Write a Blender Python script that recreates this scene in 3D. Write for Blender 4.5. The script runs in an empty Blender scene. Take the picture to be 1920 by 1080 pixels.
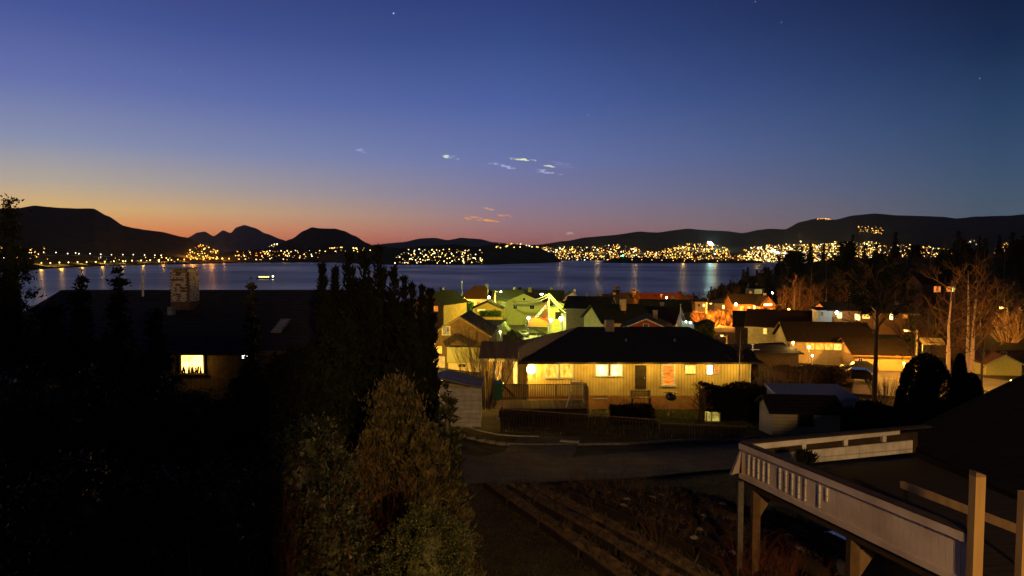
import bpy, math, random
import numpy as np
LOWZ = 0
from mathutils import Vector, Matrix, noise as mnoise
random.seed(7); RNG = np.random.default_rng(7)
S = bpy.context.scene
C = S.collection
# ---------------------------------------------------------------- camera
H = 45.0                      # eye height above the fjord
F = 1251.0                    # focal length in pixels of the 1920 px wide photograph
PITCH = math.atan(62 / F)
cam_d = bpy.data.cameras.new('camera'); cam = bpy.data.objects.new('camera', cam_d); C.objects.link(cam)
cam.location = (0, 0, H); cam.rotation_euler = (math.pi / 2 - PITCH, 0, 0)
cam_d.sensor_width = 36; cam_d.lens = 36 * F / 1920; cam_d.clip_start = 0.1; cam_d.clip_end = 60000
S.camera = cam
S.view_settings.view_transform = 'Standard'; S.view_settings.look = 'None'
S.view_settings.gamma = 1; S.view_settings.use_curve_mapping = False
S.view_settings.exposure = 0.0
S.cycles.use_denoising = True
S.cycles.max_bounces = 5; S.cycles.diffuse_bounces = 2; S.cycles.glossy_bounces = 2
S.cycles.transparent_max_bounces = 4; S.cycles.sample_clamp_indirect = 2.0; S.cycles.sample_clamp_direct = 60.0
S.cycles.light_sampling_threshold = 0.002

HAZE = 1.7e-5
def lin(c):
    return tuple(((v / 255) / 12.92 if v <= 10 else ((v / 255 + 0.055) / 1.055) ** 2.4) for v in c)
# ---------------------------------------------------------------- dusk sky
W = bpy.data.worlds.new('World'); S.world = W; W.use_nodes = True
nt = W.node_tree; nt.nodes.clear()
def N(tree, t, **kw):
    n = tree.nodes.new(t)
    for k, v in kw.items(): setattr(n, k, v)
    return n
def M(tree, op, a, b=None, c=None, clamp=False):
    n = tree.nodes.new('ShaderNodeMath'); n.operation = op; n.use_clamp = clamp
    for i, v in enumerate((a, b, c)):
        if v is None: continue
        if isinstance(v, (int, float)): n.inputs[i].default_value = v
        else: tree.links.new(v, n.inputs[i])
    return n.outputs[0]
def mixc(tree, f, a, b, mode='MIX'):
    n = tree.nodes.new('ShaderNodeMix'); n.data_type = 'RGBA'; n.blend_type = mode
    for s, v in ((0, f), (6, a), (7, b)):
        if isinstance(v, (int, float)): n.inputs[s].default_value = v
        elif isinstance(v, tuple): n.inputs[s].default_value = (*v[:3], 1)
        else: tree.links.new(v, n.inputs[s])
    return n.outputs[2]
def ramp(tree, f, stops, interp='LINEAR'):
    n = tree.nodes.new('ShaderNodeValToRGB'); r = n.color_ramp; r.interpolation = interp
    while len(r.elements) < len(stops): r.elements.new(0.5)
    for e, (p, c) in zip(r.elements, stops): e.position = p; e.color = (*c[:3], 1)
    tree.links.new(f, n.inputs[0]); return n.outputs[0]
tc = N(nt, 'ShaderNodeTexCoord'); sp = N(nt, 'ShaderNodeSeparateXYZ'); nt.links.new(tc.outputs['Generated'], sp.inputs[0])
zx = M(nt, 'MAXIMUM', sp.outputs[2], 0.0)
az = M(nt, 'ARCTAN2', sp.outputs[0], sp.outputs[1])
def sky(st): return ramp(nt, zx, [(p, lin(c)) for p, c in st])
left = sky([(0, (218, 98, 42)), (.028, (230, 134, 66)), (.058, (208, 168, 108)), (.09, (168, 156, 142)), (.14, (126, 134, 162)), (.21, (92, 104, 158)), (.29, (64, 78, 138)), (.42, (36, 44, 92)), (.6, (13, 15, 34)), (.8, (4, 5, 12))])
cent = sky([(0, (156, 92, 88)), (.02, (162, 104, 102)), (.05, (144, 114, 122)), (.085, (122, 115, 143)), (.14, (98, 109, 157)), (.22, (70, 89, 147)), (.3, (50, 69, 124)), (.37, (38, 52, 106)), (.6, (12, 15, 34)), (.8, (4, 5, 11))])
right = sky([(0, (68, 77, 86)), (.04, (72, 85, 98)), (.1, (55, 75, 102)), (.17, (38, 61, 94)), (.25, (21, 39, 72)), (.32, (12, 25, 52)), (.5, (6, 10, 24)), (.8, (3, 4, 9))])
def mr(tree, v, a, b):
    n = N(tree, 'ShaderNodeMapRange', interpolation_type='SMOOTHSTEP'); tree.links.new(v, n.inputs[0])
    n.inputs[1].default_value = a; n.inputs[2].default_value = b; return n.outputs[0]
def mrl(tree, v, a, b):
    n = N(tree, 'ShaderNodeMapRange'); tree.links.new(v, n.inputs[0])
    n.inputs[1].default_value = a; n.inputs[2].default_value = b; return n.outputs[0]
f1 = mrl(nt, az, -0.60, 0.0); f2 = mrl(nt, az, 0.0, 0.62); f0 = mr(nt, az, -1.15, -2.3)
col = mixc(nt, f1, left, cent); col = mixc(nt, f2, col, right); col = mixc(nt, f0, col, right)
# window-pane reflections of lamps, painted into the sky as wisps, and the first stars
nz = N(nt, 'ShaderNodeTexNoise'); nz.inputs['Scale'].default_value = 95; nz.inputs['Detail'].default_value = 5
mp = N(nt, 'ShaderNodeMapping'); mp.inputs['Scale'].default_value = (1, 1, 3.5)
nt.links.new(tc.outputs['Generated'], mp.inputs[0]); nt.links.new(mp.outputs[0], nz.inputs['Vector'])
nv = nz.outputs['Fac']
elev = M(nt, 'ARCSINE', sp.outputs[2])
def dirang(px, py):
    u = (px - 960) / F; v = (540 - py) / F
    d = Vector((u, v * math.sin(PITCH) + math.cos(PITCH), v * math.cos(PITCH) - math.sin(PITCH))).normalized()
    return math.atan2(d.x, d.y), math.asin(d.z)
pane_reflections = [(846, 294, 14, 3.2, 8, (205, 215, 190), 1.3), (978, 299, 24, 2.6, 4, (225, 225, 175), 1.2), (945, 311, 30, 3.2, 12, (160, 172, 214), .8),
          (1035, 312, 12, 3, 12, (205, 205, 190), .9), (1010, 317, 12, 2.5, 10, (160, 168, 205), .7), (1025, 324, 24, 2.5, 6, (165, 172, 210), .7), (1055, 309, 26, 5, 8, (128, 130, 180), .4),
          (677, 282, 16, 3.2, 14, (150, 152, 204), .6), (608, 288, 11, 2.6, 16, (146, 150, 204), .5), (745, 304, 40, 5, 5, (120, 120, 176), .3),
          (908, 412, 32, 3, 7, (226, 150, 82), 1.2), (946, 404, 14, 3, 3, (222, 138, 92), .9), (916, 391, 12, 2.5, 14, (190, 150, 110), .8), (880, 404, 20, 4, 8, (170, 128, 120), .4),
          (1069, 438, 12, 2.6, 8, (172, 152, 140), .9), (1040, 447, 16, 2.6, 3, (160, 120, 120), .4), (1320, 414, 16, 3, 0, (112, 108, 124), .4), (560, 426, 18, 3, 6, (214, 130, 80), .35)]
for px, py, rx, ry, tilt, c, amp in pane_reflections:
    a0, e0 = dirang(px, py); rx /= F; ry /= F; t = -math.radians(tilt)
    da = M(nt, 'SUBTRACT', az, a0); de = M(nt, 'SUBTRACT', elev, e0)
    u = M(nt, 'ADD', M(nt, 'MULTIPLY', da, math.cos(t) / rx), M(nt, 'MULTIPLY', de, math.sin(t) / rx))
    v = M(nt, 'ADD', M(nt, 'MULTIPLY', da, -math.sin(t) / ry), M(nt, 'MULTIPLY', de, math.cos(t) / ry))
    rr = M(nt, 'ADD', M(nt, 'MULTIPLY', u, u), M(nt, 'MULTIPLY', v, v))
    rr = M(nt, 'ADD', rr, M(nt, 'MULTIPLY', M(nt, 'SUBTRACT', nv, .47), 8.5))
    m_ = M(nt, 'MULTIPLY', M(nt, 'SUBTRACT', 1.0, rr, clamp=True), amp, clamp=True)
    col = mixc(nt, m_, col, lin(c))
for px, py, r, s in [(738, 25, 1.3, .6), (1465, 42, .9, .25), (1837, 147, .9, .22), (337, 131, .9, .2), (1416, 3, .9, .25), (1103, 215, .9, .3)]:
    a0, e0 = dirang(px, py); r /= F
    d2 = M(nt, 'ADD', M(nt, 'POWER', M(nt, 'SUBTRACT', az, a0), 2), M(nt, 'POWER', M(nt, 'SUBTRACT', elev, e0), 2))
    m_ = M(nt, 'MULTIPLY', M(nt, 'LESS_THAN', d2, r * r), s)
    col = mixc(nt, m_, col, (.8, .85, 1))
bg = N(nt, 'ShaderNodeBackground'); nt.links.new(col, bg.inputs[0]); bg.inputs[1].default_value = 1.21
# the physical twilight sky, sun already below the horizon beyond the left hills
ns = N(nt, 'ShaderNodeTexSky'); ns.sky_type = 'NISHITA'; ns.sun_disc = False
ns.sun_elevation = math.radians(-5); ns.sun_rotation = math.radians(-28)
bg2 = N(nt, 'ShaderNodeBackground'); nt.links.new(ns.outputs[0], bg2.inputs[0]); bg2.inputs[1].default_value = 0.02
ad = N(nt, 'ShaderNodeAddShader'); wo = N(nt, 'ShaderNodeOutputWorld')
nt.links.new(bg.outputs[0], ad.inputs[0]); nt.links.new(bg2.outputs[0], ad.inputs[1]); nt.links.new(ad.outputs[0], wo.inputs[0])

# ---------------------------------------------------------------- helpers
def at(px, py, D):
    u = (px - 960) / F; v = (540 - py) / F
    d = Vector((u, v * math.sin(PITCH) + math.cos(PITCH), v * math.cos(PITCH) - math.sin(PITCH)))
    d *= D / d.y
    return Vector((d.x, d.y, H + d.z))
def px_x(px, D): return (px - 960) / F * D
def smooth(t): t = min(max(t, 0), 1); return t * t * (3 - 2 * t)
BASE = [(-60, -3.5), (-10, -5.8), (0, -6.4), (10, -6.9), (15, -7.3), (20, -7.9), (25, -8.6), (30, -9.3), (37, -10.2), (42, -10.9), (52, -12.0), (60, -12.6), (80, -13.7),
        (100, -14.8), (137, -16.9), (180, -18.4), (230, -20.2), (300, -26), (400, -37), (560, -48), (900, -62), (40000, -62)]
def ground(x, y):
    for (a, za), (b, zb) in zip(BASE, BASE[1:]):
        if y <= b:
            t = max(0, (y - a) / (b - a)); z = za + (zb - za) * t; break
    z += 2.6 * smooth(-x / 9) * (1 - smooth((y - 35) / 60)) * smooth((y + 5) / 20)
    z -= 1.6 * smooth((x - 20) / 30) * math.exp(-((y - 95) / 35) ** 2)
    z += 30 * math.exp(-((x - 260) / 110) ** 2 - ((y - 320) / 110) ** 2)
    z += 15 * math.exp(-((x - 145) / 45) ** 2 - ((y - 320) / 60) ** 2)
    if y > 20: z += mnoise.noise((x / 25, y / 25, 1)) * min(1, (y - 20) / 150) * .8
    z += mnoise.noise((x / 3, y / 3, 5)) * .06
    return H + z
class MB:
    def __init__(s): s.v = []; s.f = []
    def add(s, vs, fs):
        n = len(s.v); s.v += [tuple(v) for v in vs]; s.f += [tuple(i + n for i in f) for f in fs]; return s
    def box(s, c, d, rz=0, m=None):
        x, y, z = d[0] / 2, d[1] / 2, d[2] / 2
        vs = [Vector(p) for p in ((-x, -y, -z), (x, -y, -z), (x, y, -z), (-x, y, -z), (-x, -y, z), (x, -y, z), (x, y, z), (-x, y, z))]
        R = Matrix.Rotation(rz, 3, 'Z') if m is None else m
        return s.add([R @ v + Vector(c) for v in vs], [(0, 3, 2, 1), (4, 5, 6, 7), (0, 1, 5, 4), (1, 2, 6, 5), (2, 3, 7, 6), (3, 0, 4, 7)])
    def bar(s, a, b, w, h=None, up=(0, 0, 1)):
        a, b = Vector(a), Vector(b); d = b - a; L = d.length; h = h or w
        X = d.normalized(); Y = Vector(up).cross(X)
        if Y.length < 1e-4: Y = Vector((0, 1, 0)).cross(X)
        Y.normalize(); Z = X.cross(Y)
        return s.box((a + b) / 2, (L, w, h), m=Matrix((X, Y, Z)).transposed())
    def tube(s, pts, rads, n=6, cap=True):
        pts = [Vector(p) for p in pts]; base = len(s.v)
        for i, p in enumerate(pts):
            d = (pts[min(i + 1, len(pts) - 1)] - pts[max(i - 1, 0)]).normalized()
            a = d.cross(Vector((0.31, .95, .11))); a.normalize(); b = d.cross(a)
            r = rads[i] if hasattr(rads, '__len__') else rads
            for k in range(n):
                t = 2 * math.pi * k / n; s.v.append(tuple(p + (a * math.cos(t) + b * math.sin(t)) * r))
        for i in range(len(pts) - 1):
            for k in range(n):
                k2 = (k + 1) % n; s.f.append((base + i * n + k, base + i * n + k2, base + (i + 1) * n + k2, base + (i + 1) * n + k))
        if cap:
            s.f.append(tuple(base + k for k in range(n))[::-1]); e = base + (len(pts) - 1) * n; s.f.append(tuple(e + k for k in range(n)))
        return s
    def prism(s, poly, axis, a, b):
        """poly: 2D points; axis 'x','y','z' extrude from a to b"""
        def P(q, t): return {'x': (t, q[0], q[1]), 'y': (q[0], t, q[1]), 'z': (q[0], q[1], t)}[axis]
        n = len(poly)
        return s.add([P(q, a) for q in poly] + [P(q, b) for q in poly],
                     [tuple(range(n))[::-1], tuple(range(n, 2 * n))] + [(i, (i + 1) % n, n + (i + 1) % n, n + i) for i in range(n)])
    def sphere(s, c, r, nu=10, nv=6, sq=1.0):
        base = len(s.v); c = Vector(c)
        for j in range(nv + 1):
            ph = math.pi * j / nv
            for i in range(nu):
                th = 2 * math.pi * i / nu
                s.v.append(tuple(c + Vector((math.sin(ph) * math.cos(th), math.sin(ph) * math.sin(th), math.cos(ph) * sq)) * r))
        for j in range(nv):
            for i in range(nu):
                i2 = (i + 1) % nu; s.f.append((base + j * nu + i, base + (j + 1) * nu + i, base + (j + 1) * nu + i2, base + j * nu + i2))
        return s
    def mesh(s, name, mat, sm=False):
        me = bpy.data.meshes.new(name); me.from_pydata(s.v, [], s.f)
        me.materials.append(mat)
        import bmesh
        bm = bmesh.new(); bm.from_mesh(me); bmesh.ops.recalc_face_normals(bm, faces=bm.faces); bm.to_mesh(me); bm.free()
        if sm: me.polygons.foreach_set('use_smooth', [True] * len(me.polygons))
        return me
    def build(s, name, mat, parent=None, sm=False, loc=None, kind=None):
        return link(name, s.mesh(name, mat, sm), parent, loc, kind)
def link(name, me, parent=None, loc=None, kind=None, rz=0):
    o = bpy.data.objects.new(name, me); C.objects.link(o)
    if parent: o.parent = parent
    if loc is not None: o.location = loc
    if rz: o.rotation_euler.z = rz
    if kind: o['kind'] = kind
    return o
def tag(o, label, cat, group=None, kind=None):
    o['label'] = label; o['category'] = cat
    if group: o['group'] = group
    if kind: o['kind'] = kind
    return o
def thing(name, label, cat, loc=(0, 0, 0), rz=0, group=None):
    o = bpy.data.objects.new(name, None); C.objects.link(o); o.location = loc; o.rotation_euler = (0, 0, rz); o.empty_display_size = .2
    return tag(o, label, cat, group)
def dup(root, loc, rz=0, sc=1.0, label=None, group=None):
    r = root.copy(); C.objects.link(r); r.location = loc; r.rotation_euler = (0, 0, rz)
    r.scale = (sc,) * 3 if not hasattr(sc, '__len__') else sc
    if label: r['label'] = label
    if group: r['group'] = group
    for ch in root.children:
        c = ch.copy(); C.objects.link(c); c.parent = r
        for g in ch.children:
            d = g.copy(); C.objects.link(d); d.parent = c
    return r
def lamp(parent, loc, color, power, r=.12, typ='POINT', name='bulb_light', rot=None, angle=None):
    L = bpy.data.lights.new(name, typ); L.color = color; L.energy = power
    if typ == 'SPOT': L.spot_size = angle or 2.6; L.spot_blend = .5
    L.shadow_soft_size = r
    o = bpy.data.objects.new(name, L); C.objects.link(o); o.location = loc
    if rot: o.rotation_euler = rot
    if parent: o.parent = parent
    return o
# ---------------------------------------------------------------- materials
MATS = {}
def mat(name, col, col2=None, rough=.8, scale=6.0, bump=.15, spec=.3, metal=0, stretch=None, detail=6, contrast=(.35, .65), coat=0, bscale=None, lines=None):
    if name in MATS: return MATS[name]
    m = bpy.data.materials.new(name); m.use_nodes = True; t = m.node_tree; b = t.nodes['Principled BSDF']
    b.inputs['Roughness'].default_value = rough; b.inputs['Specular IOR Level'].default_value = spec; b.inputs['Metallic'].default_value = metal
    if coat: b.inputs['Coat Weight'].default_value = coat
    c = N(t, 'ShaderNodeTexCoord'); mp = N(t, 'ShaderNodeMapping'); t.links.new(c.outputs['Object'], mp.inputs[0])
    if stretch: mp.inputs['Scale'].default_value = stretch
    n = N(t, 'ShaderNodeTexNoise'); n.inputs['Scale'].default_value = scale; n.inputs['Detail'].default_value = detail; t.links.new(mp.outputs[0], n.inputs['Vector'])
    r = ramp(t, n.outputs['Fac'], [(contrast[0], col2 or tuple(v * .62 for v in col)), (contrast[1], col)])
    if lines:
        sx_ = N(t, 'ShaderNodeSeparateXYZ'); t.links.new(c.outputs['Object'], sx_.inputs[0])
        fr = M(t, 'FRACT', M(t, 'MULTIPLY', sx_.outputs['xyz'.index(lines[0])], 1 / lines[1])); ln = M(t, 'LESS_THAN', fr, lines[2] if len(lines) > 2 else .14)
        r = mixc(t, M(t, 'MULTIPLY', ln, .6), r, tuple(v * .25 for v in col))
    t.links.new(r, b.inputs['Base Color'])
    if bump:
        bp = N(t, 'ShaderNodeBump'); bp.inputs['Strength'].default_value = bump; bp.inputs['Distance'].default_value = .05
        h = n.outputs['Fac']
        if bscale:
            n2 = N(t, 'ShaderNodeTexNoise'); n2.inputs['Scale'].default_value = bscale; t.links.new(mp.outputs[0], n2.inputs['Vector']); h = n2.outputs['Fac']
        t.links.new(h, bp.inputs['Height']); t.links.new(bp.outputs[0], b.inputs['Normal'])
    MATS[name] = m; return m
def emit(name, col, s, sample=True, vary=0, vs=3.0, stretch=None):
    if name in MATS: return MATS[name]
    m = bpy.data.materials.new(name); m.use_nodes = True; t = m.node_tree; t.nodes.clear()
    e = N(t, 'ShaderNodeEmission'); o = N(t, 'ShaderNodeOutputMaterial'); t.links.new(e.outputs[0], o.inputs[0])
    e.inputs[0].default_value = (*col, 1); e.inputs[1].default_value = s
    if vary:
        c = N(t, 'ShaderNodeTexCoord'); mp = N(t, 'ShaderNodeMapping'); t.links.new(c.outputs['Object'], mp.inputs[0])
        if stretch: mp.inputs['Scale'].default_value = stretch
        n = N(t, 'ShaderNodeTexNoise'); n.inputs['Scale'].default_value = vs; n.inputs['Detail'].default_value = 3; t.links.new(mp.outputs[0], n.inputs['Vector'])
        r = ramp(t, n.outputs['Fac'], [(.38, tuple(v * (1 - vary) for v in (col[0], col[1] * .75, col[2] * .5))), (.58, col)])
        t.links.new(r, e.inputs[0])
    m.cycles.emission_sampling = 'FRONT_BACK' if sample else 'NONE'
    MATS[name] = m; return m
GRASS = mat('grass_ground', (.075, .07, .028), (.035, .03, .014), scale=.9, bump=.6, bscale=14, rough=.95, spec=.1)
SOIL = mat('soil', (.045, .03, .02), (.02, .014, .01), scale=4, bump=.8, bscale=22, rough=.95, spec=.1)
ASPH = mat('asphalt', (.1, .074, .038), (.055, .042, .024), scale=1.2, bump=.3, bscale=90, rough=.85)
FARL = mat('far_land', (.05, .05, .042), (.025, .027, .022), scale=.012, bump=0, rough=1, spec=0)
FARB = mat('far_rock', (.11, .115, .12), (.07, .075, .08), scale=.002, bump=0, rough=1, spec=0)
WHITE = mat('white_paint', (.72, .7, .66), (.5, .48, .44), scale=3, bump=.08, rough=.6, lines=('z', .24, .1))
WHITE2 = mat('aged_white_paint', (.6, .52, .47), (.42, .35, .31), scale=1.6, bump=.15, rough=.6, contrast=(.3, .6))
CREAM = mat('cream_paint', (.62, .55, .34), (.5, .44, .27), scale=2, bump=.1, rough=.7, lines=('z', .2))
YELL = mat('yellow_cladding', (.66, .5, .2), (.52, .39, .15), scale=1.5, bump=.1, rough=.7, lines=('x', .235))
BROWN = mat('brown_cladding', (.16, .11, .05), (.1, .07, .03), scale=2, bump=.2, rough=.8, lines=('z', .2))
DARKW = mat('dark_stained_wood', (.05, .032, .02), (.03, .02, .012), scale=3, bump=.3, rough=.8)
WOOD = mat('weathered_wood', (.24, .16, .08), (.13, .085, .045), scale=5, bump=.4, rough=.8, stretch=(1, 1, .15))
REDP = mat('red_paint', (.33, .06, .03), (.24, .04, .02), scale=2, bump=.1, rough=.7)
GREYP = mat('grey_paint', (.3, .3, .3), (.22, .22, .22), scale=2, bump=.1, lines=('z', .22))
ORNG = mat('ochre_paint', (.55, .27, .09), (.42, .2, .06), scale=2, bump=.1, lines=('x', .25))
BLUEP = mat('pale_blue_paint', (.38, .46, .52), (.3, .36, .42), scale=2)
TILE = mat('dark_roof_tile', (.035, .03, .028), (.02, .018, .016), scale=4, bump=.5, rough=.85, spec=.12, lines=('z', .13, .3))
TILEG = mat('glazed_roof_tile', (.04, .04, .045), (.02, .02, .022), scale=4, bump=.2, rough=.5, spec=.3, lines=('z', .12, .3))
SHING = mat('bitumen_roof', (.055, .048, .04), (.033, .03, .026), scale=3, bump=.5, bscale=30, rough=.85, lines=('z', .11, .22))
REDT = mat('red_roof_tile', (.2, .05, .028), (.12, .03, .018), scale=3, bump=.4, rough=.7, lines=('z', .14, .3))
GREYR = mat('grey_sheet_roof', (.3, .29, .27), (.2, .19, .18), scale=2, bump=.15, rough=.6)
BRICKW = mat('whitewashed_brick', (.6, .52, .45), (.2, .14, .1), scale=7, bump=.5, rough=.85, contrast=(.4, .5))
CONC = mat('concrete', (.34, .31, .26), (.22, .2, .17), scale=3, bump=.3, rough=.9)
STEEL = mat('galvanised_steel', (.45, .45, .44), (.3, .3, .3), scale=5, bump=.05, rough=.45, metal=.6)
WOODP = mat('grey_pole_wood', (.4, .36, .27), (.25, .22, .16), scale=4, stretch=(1, 1, .1), bump=.2)
GLASSD = mat('dark_glass', (.02, .022, .025), (.015, .016, .018), rough=.08, spec=.8, bump=0)
BARK = mat('dark_bark', (.09, .065, .045), (.045, .032, .022), scale=8, stretch=(1, 1, .3), bump=.6)
BIRCH = mat('birch_bark', (.62, .5, .4), (.07, .05, .04), scale=3.2, stretch=(.6, .6, 2.4), bump=.3, contrast=(.33, .42))
TWIG = mat('brown_twigs', (.16, .09, .05), (.09, .05, .03), scale=5, bump=0)
TWIGP = mat('pale_twigs', (.26, .17, .1), (.16, .1, .06), scale=5, bump=0)
REDTW = mat('red_twigs', (.19, .045, .025), (.09, .025, .016), scale=5, bump=0)
THUJA = mat('bronze_thuja_leaf', (.12, .09, .028), (.018, .02, .009), scale=5, contrast=(.38, .66), bump=0, rough=.7)
CYPR = mat('dark_cypress_leaf', (.014, .017, .008), (.008, .01, .005), scale=2, bump=0, rough=.8, spec=.1)
LAUR = mat('laurel_leaf', (.085, .09, .04), (.012, .016, .007), scale=5, bump=0, rough=.5, spec=.3, contrast=(.45, .72))
BOXL = mat('box_bush_leaf', (.1, .1, .028), (.02, .028, .008), scale=7, contrast=(.4, .66), bump=0, rough=.6)
GREENL = mat('hedge_leaf', (.09, .13, .03), (.05, .075, .02), scale=3, bump=0, rough=.7)
SPRUCE = mat('spruce_needles', (.03, .04, .02), (.018, .024, .012), scale=1, bump=0, rough=.85, spec=.1)
CARD = mat('dark_car_paint', (.02, .022, .028), (.018, .02, .026), rough=.25, spec=.6, bump=0, coat=.8)
CARS_ = mat('silver_car_paint', (.35, .35, .36), (.33, .33, .34), rough=.3, spec=.6, bump=0, coat=.8, metal=.4)
RUBB = mat('rubber', (.02, .02, .02), bump=0, rough=.9)
GREENP = mat('green_plastic', (.03, .14, .07), (.02, .1, .05), rough=.4, bump=0)
SOD = (1.0, .34, .03); SODY = (1.0, .5, .05); GRN = (.8, .95, .1); WARM = (1.0, .56, .12)
E_WARM = emit('lit_window_warm', (1, .46, .05), 2.0, vary=.4, vs=2.2, stretch=(3, 1, .7))
E_YEL = emit('lit_window_yellow', (1, .66, .12), 2.0, vary=.3, stretch=(4, 1, .5))
E_WHT = emit('lit_window_white', (1, .9, .32), 2.8, vary=.35, vs=2)
E_HOT = emit('lit_window_hot', (1, .7, .16), 14, vary=.5, vs=2)
E_ORG = emit('lit_window_orange', (1, .3, .03), 1.2, vary=.35, stretch=(1, 1, 2.5), vs=2)
E_DIM = emit('lit_window_dim', (.55, .45, .12), .7, vary=.5)
E_LAMPY = emit('lamp_yellow', (1, .62, .14), 40)
E_LAMPW = emit('lamp_white', (.95, 1, .85), 30)
E_LAMPO = emit('lamp_orange', (1, .4, .05), 22)
# ---------------------------------------------------------------- setting: ground, water, far land
def grid_mesh(name, fn, nu, nv, material, closed=False):
    vs = [fn(i, j) for j in range(nv) for i in range(nu)]
    fs = []
    for j in range(nv - 1):
        for i in range(nu if closed else nu - 1):
            i2 = (i + 1) % nu; fs.append((j * nu + i, j * nu + i2, (j + 1) * nu + i2, (j + 1) * nu + i))
    me = bpy.data.meshes.new(name); me.from_pydata(vs, [], fs); me.materials.append(material)
    me.polygons.foreach_set('use_smooth', [True] * len(fs)); return me
def terr(i, j):
    a = 2 * math.pi * i / 420; r = 1.0 * (1500 / 1.0) ** (j / 239)
    x, y = r * math.sin(a), r * math.cos(a)
    return (x, y, ground(x, y))
gm = grid_mesh('ground', terr, 420, 240, GRASS, True)
link('ground', gm, kind='structure')

wm = bpy.data.materials.new('fjord_water'); wm.use_nodes = True; t = wm.node_tree; b = t.nodes['Principled BSDF']
b.inputs['Base Color'].default_value = (.022, .022, .03, 1); b.inputs['Roughness'].default_value = .22; b.inputs['Specular IOR Level'].default_value = .5; b.inputs['IOR'].default_value = 1.33
c = N(t, 'ShaderNodeTexCoord'); mpn = N(t, 'ShaderNodeMapping'); mpn.inputs['Scale'].default_value = (1, .5, 1); t.links.new(c.outputs['Object'], mpn.inputs[0])
n = N(t, 'ShaderNodeTexNoise'); n.inputs['Scale'].default_value = .12; n.inputs['Detail'].default_value = 6; t.links.new(mpn.outputs[0], n.inputs['Vector'])
n2 = N(t, 'ShaderNodeTexNoise'); n2.inputs['Scale'].default_value = .0022; n2.inputs['Detail'].default_value = 3; t.links.new(c.outputs['Object'], n2.inputs['Vector'])
mr_ = N(t, 'ShaderNodeMapRange'); t.links.new(n2.outputs[0], mr_.inputs[0]); mr_.inputs[1].default_value = .4; mr_.inputs[2].default_value = .6; mr_.inputs[3].default_value = .3; mr_.inputs[4].default_value = .42
t.links.new(mr_.outputs[0], b.inputs['Roughness'])
bp = N(t, 'ShaderNodeBump'); bp.inputs['Strength'].default_value = .8; bp.inputs['Distance'].default_value = 1.0
t.links.new(n.outputs[0], bp.inputs['Height']); t.links.new(bp.outputs[0], b.inputs['Normal'])
me = grid_mesh('water', lambda i, j: (20000 * (j / 12) * math.cos(2 * math.pi * i / 48), 12000 + 19000 * (j / 12) * math.sin(2 * math.pi * i / 48), 0), 48, 13, wm, True)
link('water', me, kind='structure')

def interp(pts, x):
    if x <= pts[0][0]: return pts[0][1]
    for (a, ya), (b_, yb) in zip(pts, pts[1:]):
        if x <= b_:
            t = (x - a) / (b_ - a); t = t * t * (3 - 2 * t) * .5 + t * .5; return ya + (yb - ya) * t
    return pts[-1][1]
class Ridge:
    def __init__(s, name, crest, D, shore, mat_, power=1.3, rough=1.0, taper=True):
        s.c, s.D, s.sh, s.p, s.r = crest, D, shore, power, rough
        s.p0, s.p1 = crest[0][0], crest[-1][0]
        n = int((s.p1 - s.p0) / 3) + 1; rows = 26
        def fn(i, j):
            px = s.p0 + (s.p1 - s.p0) * i / (n - 1)
            if j <= 19: return tuple(s.pt(px, j / 19))
            k = (j - 19) / 6; v = s.pt(px, 1.0); u = (px - 960) / F
            D2 = s.D * (1 + .35 * k); return (u * D2, D2, v.z * (1 - k ** 1.5) - 30 * k)
        link(name, grid_mesh(name, fn, n, rows, mat_), kind='structure')
    def pt(s, px, t):
        u = (px - 960) / F; Df = H * F / (interp(s.sh, px) - 478)
        D = Df + (s.D - Df) * t; zc = H + (478 - interp(s.c, px)) / F * s.D
        z = -4 + (max(zc, -4) + 4) * t ** s.p
        nz_ = mnoise.fractal((u * s.D / 260, D / 260, s.D * .01), 1, 2, 4)
        z += nz_ * s.D * .0018 * s.r * (math.sin(math.pi * min(t * 1.05, 1)) + .45 * t)
        return Vector((u * D, D, z))
    def find(s, px, py):
        best = None
        for k in range(60):
            t = k / 59; v = s.pt(px, t); row = 478 - (v.z - H) / v.y * F
            if best is None or abs(row - py) < best[0]: best = (abs(row - py), v)
        return best[1]
R1 = Ridge('hills', [(-700, 425), (-400, 410), (-200, 398), (0, 392), (40, 391), (70, 386), (115, 390), (178, 391), (205, 405), (235, 424), (255, 428), (275, 431), (300, 434), (350, 445), (375, 456), (405, 470), (440, 485), (462, 493)], 4600,
           [(-700, 540), (0, 514), (60, 509), (100, 505), (200, 500), (300, 497), (430, 495), (470, 494)], FARL, 1.6)
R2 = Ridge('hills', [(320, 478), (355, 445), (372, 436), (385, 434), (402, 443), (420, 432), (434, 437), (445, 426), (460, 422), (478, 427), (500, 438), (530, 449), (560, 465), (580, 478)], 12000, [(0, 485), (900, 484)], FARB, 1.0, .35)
R3 = Ridge('hills', [(470, 478), (520, 458), (548, 448), (572, 433), (586, 427), (600, 429), (628, 429), (645, 433), (665, 442), (690, 456), (715, 470), (740, 480)], 5600, [(0, 491), (900, 491)], FARL, 1.2)
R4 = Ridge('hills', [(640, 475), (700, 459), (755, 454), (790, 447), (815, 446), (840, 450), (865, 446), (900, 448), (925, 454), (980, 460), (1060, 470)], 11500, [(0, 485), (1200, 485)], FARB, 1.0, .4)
R5 = Ridge('hills', [(395, 482), (430, 472), (470, 468), (510, 467), (560, 470), (600, 467), (650, 464), (700, 461), (760, 466), (800, 461), (850, 458), (890, 463), (930, 457), (970, 458), (1010, 464), (1035, 474), (1052, 489)], 4300,
           [(395, 493), (600, 492), (740, 497), (900, 497), (1000, 494), (1052, 492)], FARL, 1.0, .5)
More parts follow.
